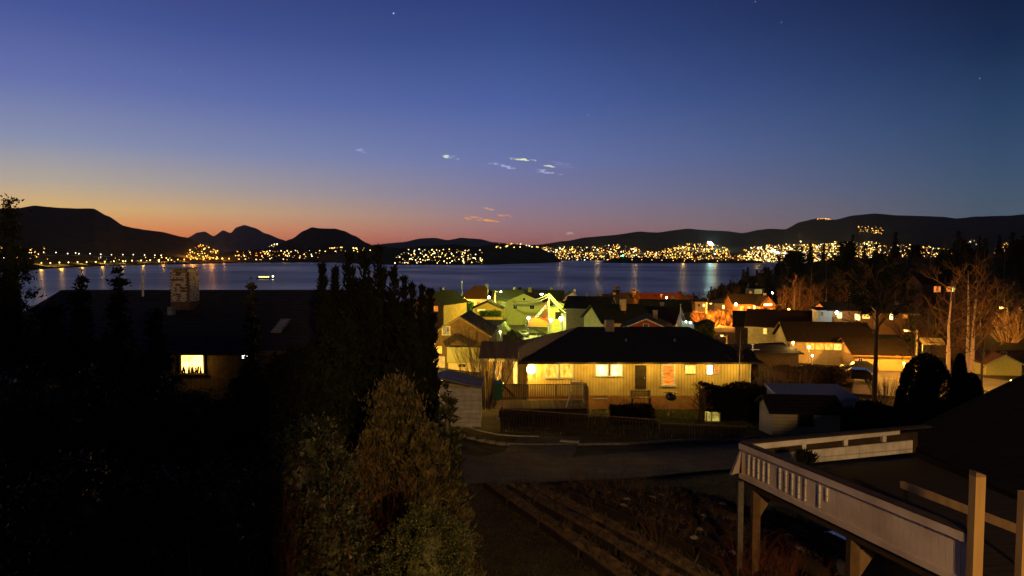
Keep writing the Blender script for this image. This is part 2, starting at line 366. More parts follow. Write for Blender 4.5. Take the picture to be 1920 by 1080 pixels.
R6 = Ridge('hills', [(930, 470), (980, 460), (1010, 459), (1060, 452), (1100, 445), (1150, 441), (1200, 434), (1230, 436), (1290, 429), (1310, 431), (1350, 433), (1390, 437), (1425, 431), (1440, 429), (1470, 430), (1500, 416), (1530, 410),
                     (1565, 412), (1600, 404), (1640, 401), (1680, 404), (1720, 405), (1760, 407), (1790, 410), (1830, 406), (1880, 405), (1920, 402), (2100, 404), (2600, 420)], 7500,
           [(930, 491), (1050, 489), (1140, 489), (1400, 492), (1920, 492), (2600, 498)], FARL, 1.9, .8)
R7 = Ridge('spit', [(1128, 491), (1150, 484), (1200, 482), (1240, 484), (1300, 487), (1380, 488), (1430, 489)], 4100, [(1128, 493), (1200, 494), (1430, 494)], FARL, .8, .2)

# far lights -----------------------------------------------------------------
def sphere_me(r, material, name, nu=6, nv=4): return MB().sphere((0, 0, 0), r, nu, nv).mesh(name, material)
FL = {}
for key, colr, st in (('w', (1, .78, .38), 5), ('y', (1, .56, .1), 5), ('o', (1, .32, .03), 4), ('c', (.8, 1, .95), 7), ('v', (.72, .6, 1), 5)):
    FL[key] = emit('far_light_' + key, colr, st, sample=False)
stuffs = {k: MB() for k in FL}
individ = []
def town(R, n, box, keys, row_bias=1.0, rr=(.45, .95), lab=None, ind=0, mask=None):
    k = 0; tries = 0
    while k < n and tries < n * 20:
        tries += 1
        px = random.uniform(box[0], box[2]); py = box[1] + (box[3] - box[1]) * random.random() ** row_bias
        if mask and not mask(px, py): continue
        v = R.find(px, py); r = random.choice((.4, .5, .5, .6, .75, .9, 1.15, 1.5)) * (rr[0] + rr[1]) / 2 * v.y / F * 1.0
        key = random.choice(keys); k += 1
        if lab and k <= ind: individ.append((v, max(r, .9 * v.y / F), key, lab))
        else: stuffs[key].sphere(v + Vector((0, 0, r * .8)), r, 5, 3)
def curve_mask(top):     # keep lights below a skyline of rows
    return lambda px, py: py > interp(top, px) + random.random() ** 2 * 3
# left shore road districts
town(R1, 100, (350, 458, 430, 486), 'yyo', lab='warm house light on the wooded shore at the left end of the water', ind=25, mask=curve_mask([(350, 470), (385, 457), (430, 470)]))
town(R1, 60, (0, 462, 90, 488), 'yoow', lab='small light of a far house among the dark left hillside', ind=16)
town(R1, 26, (180, 482, 330, 492), 'wyw')
town(R5, 90, (440, 470, 600, 488), 'yyow', lab='small warm light on the low far shore left of the cypresses', ind=24)
town(R5, 30, (600, 463, 720, 473), 'wyy', lab='small light on the far shore right above the tall cypresses', ind=12)
town(R3, 9, (505, 455, 525, 463), 'wy')
town(R5, 150, (735, 468, 905, 494), 'wwyy', lab='bright house light on the wooded headland behind the water', ind=45, mask=lambda px, py: py > 462 + abs(px - 850) * .07 + random.random() * 8)
town(R5, 30, (930, 455, 1040, 466), 'yyw', lab='warm light along the crest of the dark headland', ind=14)
# the town on the right
top6 = [(1000, 462), (1100, 462), (1160, 459), (1190, 464), (1230, 472), (1255, 462), (1300, 456), (1345, 458), (1380, 474), (1420, 460), (1500, 458), (1640, 453), (1660, 462), (1700, 462)]
town(R6, 520, (1005, 455, 1235, 488), 'yyow', row_bias=.8, lab='small warm light in the dense town lights across the bay', ind=50, mask=curve_mask(top6))
town(R6, 430, (1235, 452, 1400, 490), 'yyyo', row_bias=.9, lab='small yellow light on the town hillside below the floodlight', ind=40, mask=curve_mask(top6))
town(R6, 1500, (1400, 455, 1650, 491), 'wwyyyo', row_bias=.75, lab='bright light in the brightest quarter of the far town', ind=60, mask=curve_mask(top6))
town(R6, 60, (1560, 454, 1650, 466), 'wyw', row_bias=1.2)
town(R6, 240, (1655, 458, 1800, 482), 'wyyo', rr=(.4, .8), lab='yellow light in the far band of houses right of the pine', ind=30, mask=curve_mask([(1655, 461), (1700, 458), (1800, 468)]))
town(R6, 110, (1860, 455, 1960, 476), 'wyo', lab='small light of the suburb at the far right edge', ind=20)
town(R6, 14, (1805, 449, 1830, 462), 'w')
town(R6, 46, (1530, 404, 1556, 414), 'oyo', rr=(.3, .6))  # floating window-pane reflection built as a cluster of hillside lights
town(R6, 60, (1605, 425, 1655, 441), 'yyo', rr=(.35, .7), mask=lambda px, py: abs((py - 432) - (px - 1630) * .1) < 6)  # second floating pane reflection, likewise built as hillside lights
for i in range(40): town(R6, 1, (1440 + i * 2.0, 470 + i * .35 - .6, 1442 + i * 2.0, 472 + i * .35), 'wc', rr=(1.0, 1.5))
for i in range(28): town(R6, 1, (1330 - 6, 452, 1334 + 2, 468), 'oy', rr=(.5, .9))
shared = {}
for v, r, key, lab in individ:
    o = link('town_light', shared.setdefault(key, sphere_me(1.0, FL[key], 'town_light')), loc=v + Vector((0, 0, r * .8))); o.scale = (r,) * 3
    tag(o, lab, 'light', lab.replace('light', 'lights', 1) + ' (group)' if False else 'far town lights: ' + lab.split(' ', 2)[2])
for key, mb in stuffs.items():
    if mb.v:
        o = mb.build('town_lights', FL[key], kind='stuff'); o['label'] = {'w': 'white', 'y': 'yellow', 'o': 'orange', 'c': 'cool white', 'v': 'violet'}[key] + ' pinprick lights scattered over the far towns'; o['category'] = 'lights'
def big_light(name, label, cat, v, r, colr, st, power=0, radius=6):
    o = MB().sphere((0, 0, 0), r, 8, 6).build(name, emit('m_' + name, colr, st, sample=False), loc=v); tag(o, label, cat)
    if power: lamp(None, v + Vector((0, -r * 1.5, r)), colr, power, r, name=name + '_glow').parent = None
    return o
fl = thing('floodlight_mast', 'very bright cool white floodlight on a mast above the far town', 'floodlight', R6.find(1331, 466))
q = R6.find(1331, 466)
MB().tube([(0, 0, 0), (0, 0, 40)], [1, .6]).build('mast', STEEL, fl)
for dx, dz in ((0, 42), (14, 34), (-18, 52)):
    MB().sphere((dx, -3, dz), 15 if dx == 0 else 9, 8, 6).build('floodlight', emit('flood_emit', (.75, 1, .92), 30, sample=False), fl)
lamp(fl, (0, -25, 60), (.6, 1, .8), 2.5e6, 8)
beacon = thing('beacon', 'green navigation beacon light at the end of the dark spit', 'beacon', R7.pt(1168, .9))
MB().tube([(0, 0, 0), (0, 0, 14)], [1.2, .7]).build('tower', WHITE, beacon)
MB().sphere((0, 0, 17), 5.5, 8, 6).build('lantern', emit('green_lantern', (.1, 1, .6), 7, sample=True), beacon)
for px, py, D_ in ((1420, 472, 0), (1475, 474, 0), (1530, 470, 0), (1580, 468, 0), (1620, 466, 0), (1500, 460, 0), (1280, 470, 0), (1120, 474, 0), (1050, 472, 0), (1190, 476, 0), (1340, 484, 0)):
    v = R6.find(px, py)
    g = thing('added_glow_mast', 'added mast light brightening the slope of the far town', 'mast light', v, group='added mast lights of the far town')
    MB().tube([(0, 0, 0), (0, 0, 30)], [.6, .4], 5).build('mast', STEEL, g)
    MB().sphere((0, 0, 32), 5, 6, 4).build('lamp_head', emit('added_mast_glow', (1, .85, .5), 10, sample=False), g)
    lamp(g, (0, -8, 44), (1, .6, .15), 1.0e6, 6)  # added point light giving an area glow over the town slope
# street lamps on the two shore roads at the left
lm = MB().sphere((0, 0, 0), 1, 6, 4).mesh('lamp_head', emit('shore_lamp', (1, .68, .2), 9)); lmo = MB().sphere((0, 0, 0), 1, 6, 4).mesh('lamp_head', emit('shore_lamp_orange', (1, .38, .04), 9))
lmw = MB().sphere((0, 0, 0), 1, 6, 4).mesh('lamp_head', emit('shore_lamp_upper', (1, .9, .65), 6, sample=False))
pm = MB().tube([(0, 0, 0), (0, 0, 1)], .09, 4).mesh('pole', STEEL)
def shore_lamp(v, r, me, lab, grp, h=9):
    g = thing('street_lamp', lab, 'street lamp', v, group=grp)
    p = link('pole', pm, g); p.scale = (3, 3, h); l = link('lamp_head', me, g, loc=(0, 0, h + r * .6)); l.scale = (r,) * 3
# lower quay road
def shore_pt(px, t, lift=0): v = R1.pt(px, t); v.z = max(v.z, 3.0) + lift; return v
i = 0
for px in list(range(78, 320, 17)) + list(range(322, 432, 12)):
    v = R1.find(px, interp([(60, 499), (180, 495), (300, 491), (430, 488)], px))
    shore_lamp(v, .95 * v.y / F, lmo if px > 320 else lm, 'shore road lamp reflected in the left arm of the water', 'lamps along the left shore road', 8)
for px in (60, 83, 106, 128, 143, 149, 170, 190, 210, 231, 251, 272, 291, 303):
    v = R1.find(px, interp([(60, 478), (300, 482)], px)); shore_lamp(v, .8 * v.y / F, lmw, 'lamp on the upper road along the foot of the left hill', 'lamps along the upper left road', 8)
# shore road and warm lit verge on both levels
def strip(name, R, pts, w, material):
    vs, fs = [], []
    for k, (px, py) in enumerate(pts):
        v = R.find(px, py); vs += [v + Vector((0, -w / 2, 1.6)), v + Vector((0, w / 2, 2.2))]
        if k: fs.append((2 * k - 2, 2 * k - 1, 2 * k + 1, 2 * k))
    me = bpy.data.meshes.new(name); me.from_pydata(vs, [], fs); me.materials.append(material); return link(name, me, kind='structure')
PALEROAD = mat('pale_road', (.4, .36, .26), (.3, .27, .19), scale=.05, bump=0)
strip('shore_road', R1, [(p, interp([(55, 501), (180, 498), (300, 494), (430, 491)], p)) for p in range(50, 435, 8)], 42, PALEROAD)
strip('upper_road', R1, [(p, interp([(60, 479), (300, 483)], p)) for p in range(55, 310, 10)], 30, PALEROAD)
for px in range(80, 430, 38):
    v = R1.find(px, interp([(60, 499), (180, 495), (300, 491), (430, 488)], px)); lamp(None, v + Vector((0, -6, 11)), SODY if px < 300 else SOD, 2.5e5, 3, name='shore_lamp_light')
v = R1.find(395, 484)
for px in (365, 400, 425): v = R1.find(px, 483); lamp(None, v + Vector((0, -20, 30)), SOD, 1.4e6, 4, name='shore_lamp_light')
# lamps at the spit and headland waterline: their reflections
for px in (1185, 1203, 1222, 1241, 1262, 1283, 1302, 1345): 
    v = R7.pt(px, .35); v.z = max(v.z, 2); shore_lamp(v, .55 * v.y / F, lmo, 'low orange lamp at the waterline of the dark spit', 'lamps along the dark spit', 6)
for px in (765, 782, 820, 838, 870): 
    v = R5.pt(px, .02); v.z = max(v.z, 2); shore_lamp(v, .6 * v.y / F, lm, 'quay lamp at the waterline of the wooded headland', 'quay lamps of the headland', 6)
# a lit vessel shape added for a window-pane reflection on the water
bt = at(497, 523, 1100); bt = thing('reflection_boat', 'window-pane reflection shaped as a small lit vessel left on the open water', 'reflection_boat', (px_x(497, H * F / 45), H * F / 45, 0), math.radians(8))
MB().prism([(-15, 0), (15, 0), (19, 3), (-16, 2.6)], 'y', -2.6, 2.6).build('hull', WHITE, bt)
MB().box((-2, 0, 4), (20, 4, 2.6)).build('cabin', WHITE, bt); MB().box((2, 0, 6.2), (8, 3.4, 1.8)).build('wheelhouse', WHITE, bt)
for k in range(6): MB().box((-10 + k * 3.2, -2.1, 4), (2.2, .2, 1.6)).build('window', emit('reflection_window', (1, .75, .2), 5), bt)
MB().tube([(2, 0, 7), (2, 0, 11)], .15, 5).build('mast', STEEL, bt)
MB().sphere((14, 0, 5), 1.3, 8, 6).build('deck_lamp', emit('reflection_lamp', (1, .9, .5), 20), bt)
# ---------------------------------------------------------------- street lamps near by
def street_lamp(px, D, top_row, label, colr, power, arm=(-1.2, 0), wood=True, em=None, r=.22, polemat=None, head_sz=.5, wires=None, spot=False):
    x = px_x(px, D); zg = ground(x, D); zt = at(px, top_row, D).z; h = zt - zg
    g = thing('street_lamp', label, 'street lamp', (x, D, zg - .1))
    MB().tube([(0, 0, 0), (0, 0, h)], [.16, .11], 8).build('pole', polemat or WOODP, g)
    a = MB().bar((0, 0, h - .3), (arm[0], arm[1], h - .05), .07); a.build('arm', STEEL, g)
    hd = MB().box((arm[0], arm[1], h), (head_sz, .3, .16)).build('lamp_head', STEEL, g)
    MB().sphere((arm[0], arm[1], h - .14), r, 8, 5, .5).build('bulb', em or E_LAMPW, hd)
    lamp(g, (arm[0], arm[1], h - .45), colr, power * 1.0, .2, 'SPOT' if spot else 'POINT', angle=2.7)
    return g, Vector((x, D, zt))
LB, topB = street_lamp(1030, 137, 549, 'tall wooden street lamp pole with cables beside the lit road', (.86, .95, .08), 24000, arm=(-1.6, -.6), head_sz=.9, r=.3)
LA, topA = street_lamp(928, 185, 545, 'second wooden street lamp pole up the green lit street', (.8, .95, .11), 36000, arm=(1.6, -.6), head_sz=.9, r=.3)
L5, _ = street_lamp(1593, 128, 604, 'bright lamp in front of the orange lit houses', WARM, 9000, arm=(0, -.6), r=.55, em=E_LAMPW)
L6, top6_ = street_lamp(1723, 83, 618, 'street lamp beside the glass porch right of the long bungalow', SOD, 10000, arm=(-.9, .8), em=E_LAMPO)
L7, _ = street_lamp(1891, 112, 573, 'orange street lamp behind the birch trunks', SODY, 4500, polemat=DARKW, arm=(-2.2, -1.6), em=E_LAMPO, r=.25)
L10, _ = street_lamp(797, 63, 640, 'street lamp half hidden by the cypress near the brown house', SODY, 9000, arm=(.8, -.3), r=.15, em=E_LAMPO)
L11, _ = street_lamp(1325, 175, 567, 'street lamp above the orange lit bank', SOD, 70000, arm=(1, -.8), em=E_LAMPO, r=.2)
L12, _ = street_lamp(1365, 105, 628, 'street lamp among dark gardens right of the bungalow', SODY, 3200, arm=(-.6, .6), em=E_LAMPY, r=.12)
L13, _ = street_lamp(858, 215, 560, 'street lamp in front of the red roofed house', SOD, 16000, arm=(.8, -.8), em=E_LAMPO, r=.3)
# the sodium lamp on the road behind the photographer (its light falls on the near garden)
g = thing('street_lamp', 'sodium street lamp on the road uphill behind the viewpoint', 'street lamp', (5.0, -11, ground(5.0, -11)))
MB().tube([(0, 0, 0), (0, 0, 8.6)], [.1, .07], 8).build('pole', STEEL, g); MB().bar((0, 0, 8.6), (-.8, .5, 8.8), .07).build('arm', STEEL, g)
MB().box((-.9, .5, 8.8), (.5, .25, .14)).build('lamp_head', STEEL, g); lamp(g, (-.9, .5, 8.6), (1, .56, .2), 13500, .5)

g = thing('shade_block', 'unseen block behind the viewpoint, added to shade the left garden', 'house', (-9, -5, H))  # added out of view to keep the rear lamp off the left garden
MB().box((.87, 0, -3.0), (17.75, 8, 8.8)).build('wall', BROWN, g); MB().box((.87, 0, 1.48), (17.8, 8.1, .14)).build('roof', SHING, g)
CABLE = mat('pale_cable', (.7, .7, .62), rough=.5, bump=0)
def cable(a, b, sag, r, label, mat_=None, n=14):
    a, b = Vector(a), Vector(b)
    pts = [a.lerp(b, k / n) - Vector((0, 0, sag * 4 * (k / n) * (1 - k / n))) for k in range(n + 1)]
    o = MB().tube(pts, r, 4).build('cable', mat_ or CABLE); tag(o, label, 'cable', 'overhead cables of the lit street'); return o
cable(topB + Vector((.1, 0, -.3)), at(1110, 600, 128), 1.2, .1, 'pair of pale cables running down right from the wooden pole')
cable(topB + Vector((.1, 0, -.9)), at(1106, 604, 128), 1.2, .09, 'pair of pale cables running down right from the wooden pole')
cable(topB + Vector((-.1, 0, -1.6)), at(985, 608, 146), .6, .09, 'cable slanting down left from the wooden pole to the street')
cable(topB + Vector((-.1, 0, -2.1)), at(985, 610, 146), .6, .09, 'cable slanting down left from the wooden pole to the street')
cable(topB + Vector((0, 0, -.2)), topA + Vector((0, 0, -.2)), 2.2, .09, 'upper cable hanging between the two wooden poles')
cable(topB + Vector((0, 0, -.6)), topA + Vector((0, 0, -1.0)), 2.6, .09, 'lower cable hanging between the two wooden poles')
# ---------------------------------------------------------------- roads
def road(name, pts, w, material=ASPH, lift=.05, step=1.5):
    P2 = []
    for (a, b_) in zip(pts, pts[1:]):
        a, b_ = Vector(a), Vector(b_); n = max(1, int((b_ - a).length / step))
        P2 += [a.lerp(b_, k / n) for k in range(n)]
    P2.append(Vector(pts[-1]))
    vs, fs = [], []; m = 6
    for k, p in enumerate(P2):
        d = (P2[min(k + 1, len(P2) - 1)] - P2[max(k - 1, 0)]).normalized(); s_ = Vector((-d.y, d.x))
        for i in range(m + 1):
            q_ = p + s_ * w * (i / m - .5); vs.append((q_.x, q_.y, ground(q_.x, q_.y) + lift))
    for k in range(len(P2) - 1):
        for i in range(m): a = k * (m + 1) + i; fs.append((a, a + 1, a + m + 2, a + m + 1))
    me = bpy.data.meshes.new(name); me.from_pydata(vs, [], fs); me.materials.append(material)
    return link(name, me, kind='structure')
def gp(px, D): return (px_x(px, D), D)
ROADL = mat('worn_asphalt', (.22, .21, .18), (.15, .14, .12), scale=.6, bump=.2, bscale=20, rough=.8)
road('road', [gp(1120, 92), gp(1060, 108), gp(1018, 125), gp(980, 150), gp(958, 178), gp(985, 200), gp(1040, 222)], 6.5, ROADL, .12)
road('driveway', [(30, 35.5), (16, 33), (9, 30), (3, 27.5), (-3, 26), (-6, 20), (-6, 12)], 5.2, ASPH, .07, .7)
road('driveway', [(-.6, 26.5), (1.2, 31), (2.2, 37)], 3.4, ASPH, .075, .7)
road('road', [gp(1980, 62), gp(1880, 74), gp(1740, 84), gp(1650, 84)], 7, ROADL, .12)
road('driveway', [gp(1690, 60), gp(1680, 72), gp(1672, 88)], 7.5, ROADL, .16)
LAWN = mat('village_lawn', (.19, .2, .05), (.11, .12, .03), scale=.4, bump=.4, bscale=3, rough=.95, spec=.1)
road('lawn', [gp(1050, 120), gp(1048, 150), gp(1030, 185)], 12, LAWN, .1)
road('lawn', [gp(925, 128), gp(915, 150), gp(915, 180)], 8, LAWN, .1)
road('lawn', [gp(1330, 150), gp(1400, 172), gp(1450, 176)], 26, mat('dry_bank', (.22, .14, .07), (.13, .08, .04), scale=.5, bump=.5, bscale=3, rough=.95), .1)
# ---------------------------------------------------------------- houses
def win(parent, face, u, z, w, h, m, hw, hd, frame=WHITE, bars=1, fw=.09, label=None, crossbar=False):
    """face f/l/r/b of a box half sizes hw,hd"""
    d = {'f': ((u, -hd), (1, 0), (0, -1)), 'b': ((u, hd), (1, 0), (0, 1)), 'l': ((-hw, u), (0, 1), (-1, 0)), 'r': ((hw, u), (0, 1), (1, 0))}[face]
    c, t_, n_ = Vector((*d[0], 0)), Vector((*d[1], 0)), Vector((*d[2], 0))
    def bx(mb, cu, cz, su, sz, dep, off):
        mb.box(c + t_ * cu + n_ * off + Vector((0, 0, cz)), (abs(t_.x) * su + abs(n_.x) * dep, abs(t_.y) * su + abs(n_.y) * dep, sz))
    f = MB(); o = .05
    bx(f, 0, z + h / 2 + fw / 2, w + 2 * fw, fw, .1, o); bx(f, 0, z - h / 2 - fw / 2, w + 2 * fw + .1, fw, .14, o + .02)
    bx(f, -w / 2 - fw / 2, z, fw, h - .004, .1, o); bx(f, w / 2 + fw / 2, z, fw, h - .004, .1, o)
    for k in range(bars): bx(f, -w / 2 + w * (k + 1) / (bars + 1), z, .05, h - .01, .07, o - .002)
    if crossbar: bx(f, 0, z + h * .18, w - .01, .04, .06, o - .004)
    fo = f.build('window', frame, parent)
    if label: fo['label'] = label
    p = MB(); bx(p, 0, z, w, h, .02, .02); p.build('pane', m, fo)
    return fo
def house(name, label, loc, rz, w, d, h, roof, rise, over, wallm, roofm, wins=(), chim=None, cat='house', fascia=None, base=None, rx=None, door=None, group=None, tiles=0):
    g = thing(name, label, cat, loc, rz, group); hw, hd = w / 2, d / 2; lo = min(-.6, min(ground(loc[0] + a, loc[1] + b_) for a in (-hw, hw) for b_ in (-hd, hd)) - loc[2] - .3)
    if roof == 'y':   # ridge runs in depth, gable to the front
        MB().prism([(-hw, lo), (hw, lo), (hw, h), (0, h + rise), (-hw, h)], 'y', -hd, hd).build('wall', wallm, g)
        k = rise / hw; t_ = .16; e = hw + over
        MB().prism([(-e, h - k * over + .02), (0, h + rise + .02), (e, h - k * over + .02), (e, h - k * over + t_), (0, h + rise + t_ + .03), (-e, h - k * over + t_)], 'y', -hd - over, hd + over).build('roof', roofm, g)
        if fascia:
            MB().bar((-e, -hd - over - .02, h - k * over + .06), (0, -hd - over - .02, h + rise + .06), .05, .14).bar((e, -hd - over - .025, h - k * over + .06), (0, -hd - over - .025, h + rise + .06), .05, .14).build('bargeboard', fascia, g)
    elif roof == 'x':
        MB().prism([(-hd, lo), (hd, lo), (hd, h), (0, h + rise), (-hd, h)], 'x', -hw, hw).build('wall', wallm, g)
        k = rise / hd; t_ = .16; e = hd + over
        MB().prism([(-e, h - k * over + .02), (0, h + rise + .02), (e, h - k * over + .02), (e, h - k * over + t_), (0, h + rise + t_ + .03), (-e, h - k * over + t_)], 'x', -hw - over, hw + over).build('roof', roofm, g)
        if fascia:
            f = MB()
            for sx in (-1, 1):
                f.bar((sx * (hw + over + .02), -e, h - k * over + .06), (sx * (hw + over + .02), 0, h + rise + .06), .05, .14).bar((sx * (hw + over + .02), e, h - k * over + .06), (sx * (hw + over + .02), .02, h + rise + .06), .05, .14)
            f.build('bargeboard', fascia, g)
            MB().bar((-hw - over, -e - .05, h - k * over + .05), (hw + over, -e - .05, h - k * over + .05), .1, .16).build('gutter', fascia, g)
    elif roof == 'hip':
        MB().box((0, 0, (h + lo) / 2), (w, d, h - lo)).build('wall', wallm, g)
        e = over; rxl, rxr = rx or (-(hw - hd), hw - hd)
        B = [(-hw - e, -hd - e, h + .02), (hw + e, -hd - e, h + .02), (hw + e, hd + e, h + .02), (-hw - e, hd + e, h + .02)]
        T = [(a, b_, c_ + .16) for a, b_, c_ in B]
        MB().add(B + T + [(rxl, 0, h + rise + .16), (rxr, 0, h + rise + .16)], [(0, 1, 2, 3), (0, 1, 5, 4), (1, 2, 6, 5), (2, 3, 7, 6), (3, 0, 4, 7), (4, 5, 9, 8), (6, 7, 8, 9), (5, 6, 9), (7, 4, 8)]).build('roof', roofm, g)
    else:  # flat / mono
        MB().prism([(-hd, lo), (hd, lo), (hd, h + rise), (-hd, h)], 'x', -hw, hw).build('wall', wallm, g)
        MB().prism([(-hd - over, h + .02), (hd + over, h + rise + .03), (hd + over, h + rise + .2), (-hd - over, h + .2)], 'x', -hw - over, hw + over).build('roof', roofm, g)
        if fascia: MB().bar((-hw - over, -hd - over - .04, h + .1), (hw + over, -hd - over - .04, h + .1), .06, .26).build('fascia', fascia, g)
    for wn in wins: win(g, *wn[:6], hw, hd, **(wn[6] if len(wn) > 6 else {}))
    if door:
        u, dw, dh, dm = door; dz = door[4] if False else 0
        MB().box((u, -hd - .03, dh / 2 + .02), (dw, .08, dh)).build('door', dm, g)
    if chim:
        for (cx, cy, cw, z0, z1, cm) in chim:
            c_ = MB().box((cx, cy, (z0 + z1) / 2), (cw, cw, z1 - z0)).build('chimney', cm, g)
            MB().box((cx, cy, z1 + .05), (cw + .12, cw + .12, .1)).build('cap', CONC, c_)
    return g
def onwall(px, row, D): p = at(px, row, D); return p
def hz(px, D, row): return at(px, row, D).z
# ---- the big yellow bungalow
DF = 51.0
bx0, bx1 = px_x(990, DF), px_x(1408, DF); ez = hz(1200, 50, 683); gb = hz(1100, 51, 771)
bw = bx1 - bx0; bd = 9.8; bxc = (bx0 + bx1) / 2
hB = ez - gb
B = house('bungalow', 'yellow timber bungalow with wide dark hipped roof and lit windows', (bxc, DF + bd / 2, gb), 0, bw, bd, hB, 'hip', 2.05, .75, YELL, SHING,
          rx=(px_x(1085, 56) - bxc, px_x(1292, 56) - bxc))
def bu(px): return px_x(px, DF) - bxc
def bz(row): return hz(1200, DF, row) - gb
def bwin(x0, x1, r0, r1, m, **k): win(B, 'f', (bu(x0) + bu(x1)) / 2, (bz(r0) + bz(r1)) / 2, bu(x1) - bu(x0), bz(r0) - bz(r1), m, bw / 2, bd / 2, **k)
bwin(1024, 1046, 684, 707, E_WARM, bars=0, crossbar=True); bwin(1052, 1074, 684, 707, E_WARM, bars=0, crossbar=True)
bwin(1119, 1140, 684, 704, E_WHT, bars=0); bwin(1147, 1167, 684, 704, E_WHT, bars=0)
bwin(1245, 1265, 685, 721, E_ORG, bars=0, fw=.14); bwin(1287, 1306, 685, 700, E_YEL, bars=0, fw=.05)
bwin(1328, 1338, 685, 701, emit('bright_narrow', (1, .95, .65), 5), bars=0, fw=.05); bwin(1342, 1350, 685, 700, E_ORG, bars=0, fw=.05)
bwin(1116, 1138, 743.5, 746.5, emit('basement_strip', (1, .9, .6), 5), bars=0, fw=.05)
dr = MB().box((bu(1203), -bd / 2 - .04, (bz(685) + bz(729)) / 2), (.86, .08, bz(685) - bz(729))).build('door', DARKW, B)
MB().box((bu(1210), -bd / 2 - .11, (bz(708))), (.05, .06, .14)).build('handle', STEEL, dr)
bt_ = MB()
x = -bw / 2 + .1
blocked = [(1020, 1078), (1115, 1171), (1191, 1215), (1240, 1269), (1284, 1309), (1325, 1353)]
while x < bw / 2:
    pxx = 960 + (x + bxc) * F / DF
    if not any(a <= pxx <= b_ for a, b_ in blocked): bt_.box((x, -bd / 2 - .015, (bz(684) + bz(738)) / 2), (.06, .03, bz(684) - bz(738)))
    x += .235
bt_.build('cladding_battens', YELL, B, kind='stuff')
MB().box((0, -bd / 2 - .05, .62), (bw + .1, .1, 1.24)).build('foundation', mat('painted_foundation', (.42, .22, .1), (.32, .16, .07), scale=2), B)
MB().bar((-bw / 2 - .75, -bd / 2 - .83, hB + .05), (bw / 2 + .75, -bd / 2 - .83, hB + .05), .12, .12).build('gutter', DARKW, B)
MB().box((px_x(1143, 55.5) - bxc, -.5, (hB + .9 + hz(0, 55.5, 600) - gb) / 2), (.72, .72, hz(0, 55.5, 600) - gb - hB - .9)).build('chimney', mat('chimney_render', (.6, .5, .28), (.42, .33, .18)), B)
MB().tube([(bu(1185), -2.5, hB + .9), (bu(1185), -2.5, hB + 1.5)], .09, 8).build('vent_pipe', STEEL, B)
MB().tube([(bu(1281), -2.5, hB + .9), (bu(1281), -2.5, hB + 1.5)], .09, 8).build('vent_pipe', STEEL, B)
MB().tube([(bw / 2 + .05, -bd / 2 - .1, 1.3), (bw / 2 + .05, -bd / 2 - .1, hB)], .05, 6).build('downpipe', WHITE, B)
wl = MB().box((bu(1000), -bd / 2 - .08, bz(700)), (.14, .12, .4)).build('wall_lamp', STEEL, B)
MB().sphere((bu(996), -bd / 2 - .36, bz(691)), .34, 12, 8).build('globe', emit('porch_globe', (1, .8, .3), 22), wl)
lamp(B, (bu(996), -bd / 2 - .7, bz(691)), (1, .5, .04), 520, .25)
# added lamps hidden under the eave to brighten the front wall
for pxx in (1060, 1110, 1160, 1215, 1270, 1325, 1380):
    MB().tube([(bu(pxx), -bd / 2 - .5, hB - .03), (bu(pxx), -bd / 2 - .5, hB + .01)], .06, 8).build('added_eave_lamp', E_WARM, B)
    lamp(B, (bu(pxx), -bd / 2 - 1.25, hB - .3), (1, .6, .09), 92, .12)
# annex left of it
px0, px1 = px_x(905, 57), px_x(988, 57)
A = house('annex', 'low yellow annex with flat pinkish roof left of the bungalow', ((px0 + px1) / 2, 59, gb), 0, px1 - px0, 4, hz(950, 57, 676) - gb, 'mono', .9, .35, YELL, mat('pinkish_felt_roof', (.36, .24, .17), (.26, .17, .12)), fascia=WHITE,
      wins=[('f', -.55, 2.2, .5, 1.7, E_WARM), ('f', .9, 2.0, .35, 2.0, E_YEL, dict(bars=0))], cat='annex')
lamp(A, (-1, -3.4, 2.8), (1, .5, .05), 90, .1)
# deck in front of the bungalow
def deck():
    y0 = 44.2; x0, x1 = px_x(934, y0), px_x(1104, y0); zf = hz(1000, y0, 766); zb = ground(0, y0)
    g = thing('deck', 'raised timber deck with slatted railing before the yellow bungalow', 'deck', (x0, y0, zb))
    L = x1 - x0
    for k in range(int(2.6 / .14)):
        MB().box((L / 2, .07 + k * .14, zf - zb), (L, .13, .04)).build('plank', WOOD, g) if k == 0 else link('plank', deck.me, g, loc=(0, k * .14, 0))
        if k == 0: deck.me = [o for o in g.children if o.name.startswith('plank')][0].data
    MB().box((L / 2, 1.3, (zf - zb) / 2 - .1), (L - .1, 2.5, max(.2, zf - zb - .1))).build('base', DARKW, g)
    yr = 2.55; zr = hz(1000, y0 + yr, 721) - zb; z0 = zf - zb + .05
    MB().box((L / 2, yr, zr), (L, .14, .05)).build('handrail', WOOD, g); MB().box((L / 2, yr, z0 + .12), (L, .05, .08)).build('bottom_rail', WOOD, g)
    sl = MB().box((0, yr, (zr + z0) / 2 + .05), (.07, .025, zr - z0 - .2)).mesh('slat', WOOD)
    n_ = int(L / .125)
    for k in range(n_): link('slat', sl, g, loc=(.1 + k * L / n_, 0, 0))
    for xx in (0.04, L / 3, 2 * L / 3): MB().box((xx, yr, (zr + z0) / 2), (.1, .1, zr - z0)).build('post', WOOD, g)
    MB().box((L + .04, 1.4, .9), (.12, 1.6, 2.6)).build('end_panel', mat('ochre_panel', (.2, .12, .05)), g)
    return Vector((x0, y0, zf))
dk = deck()
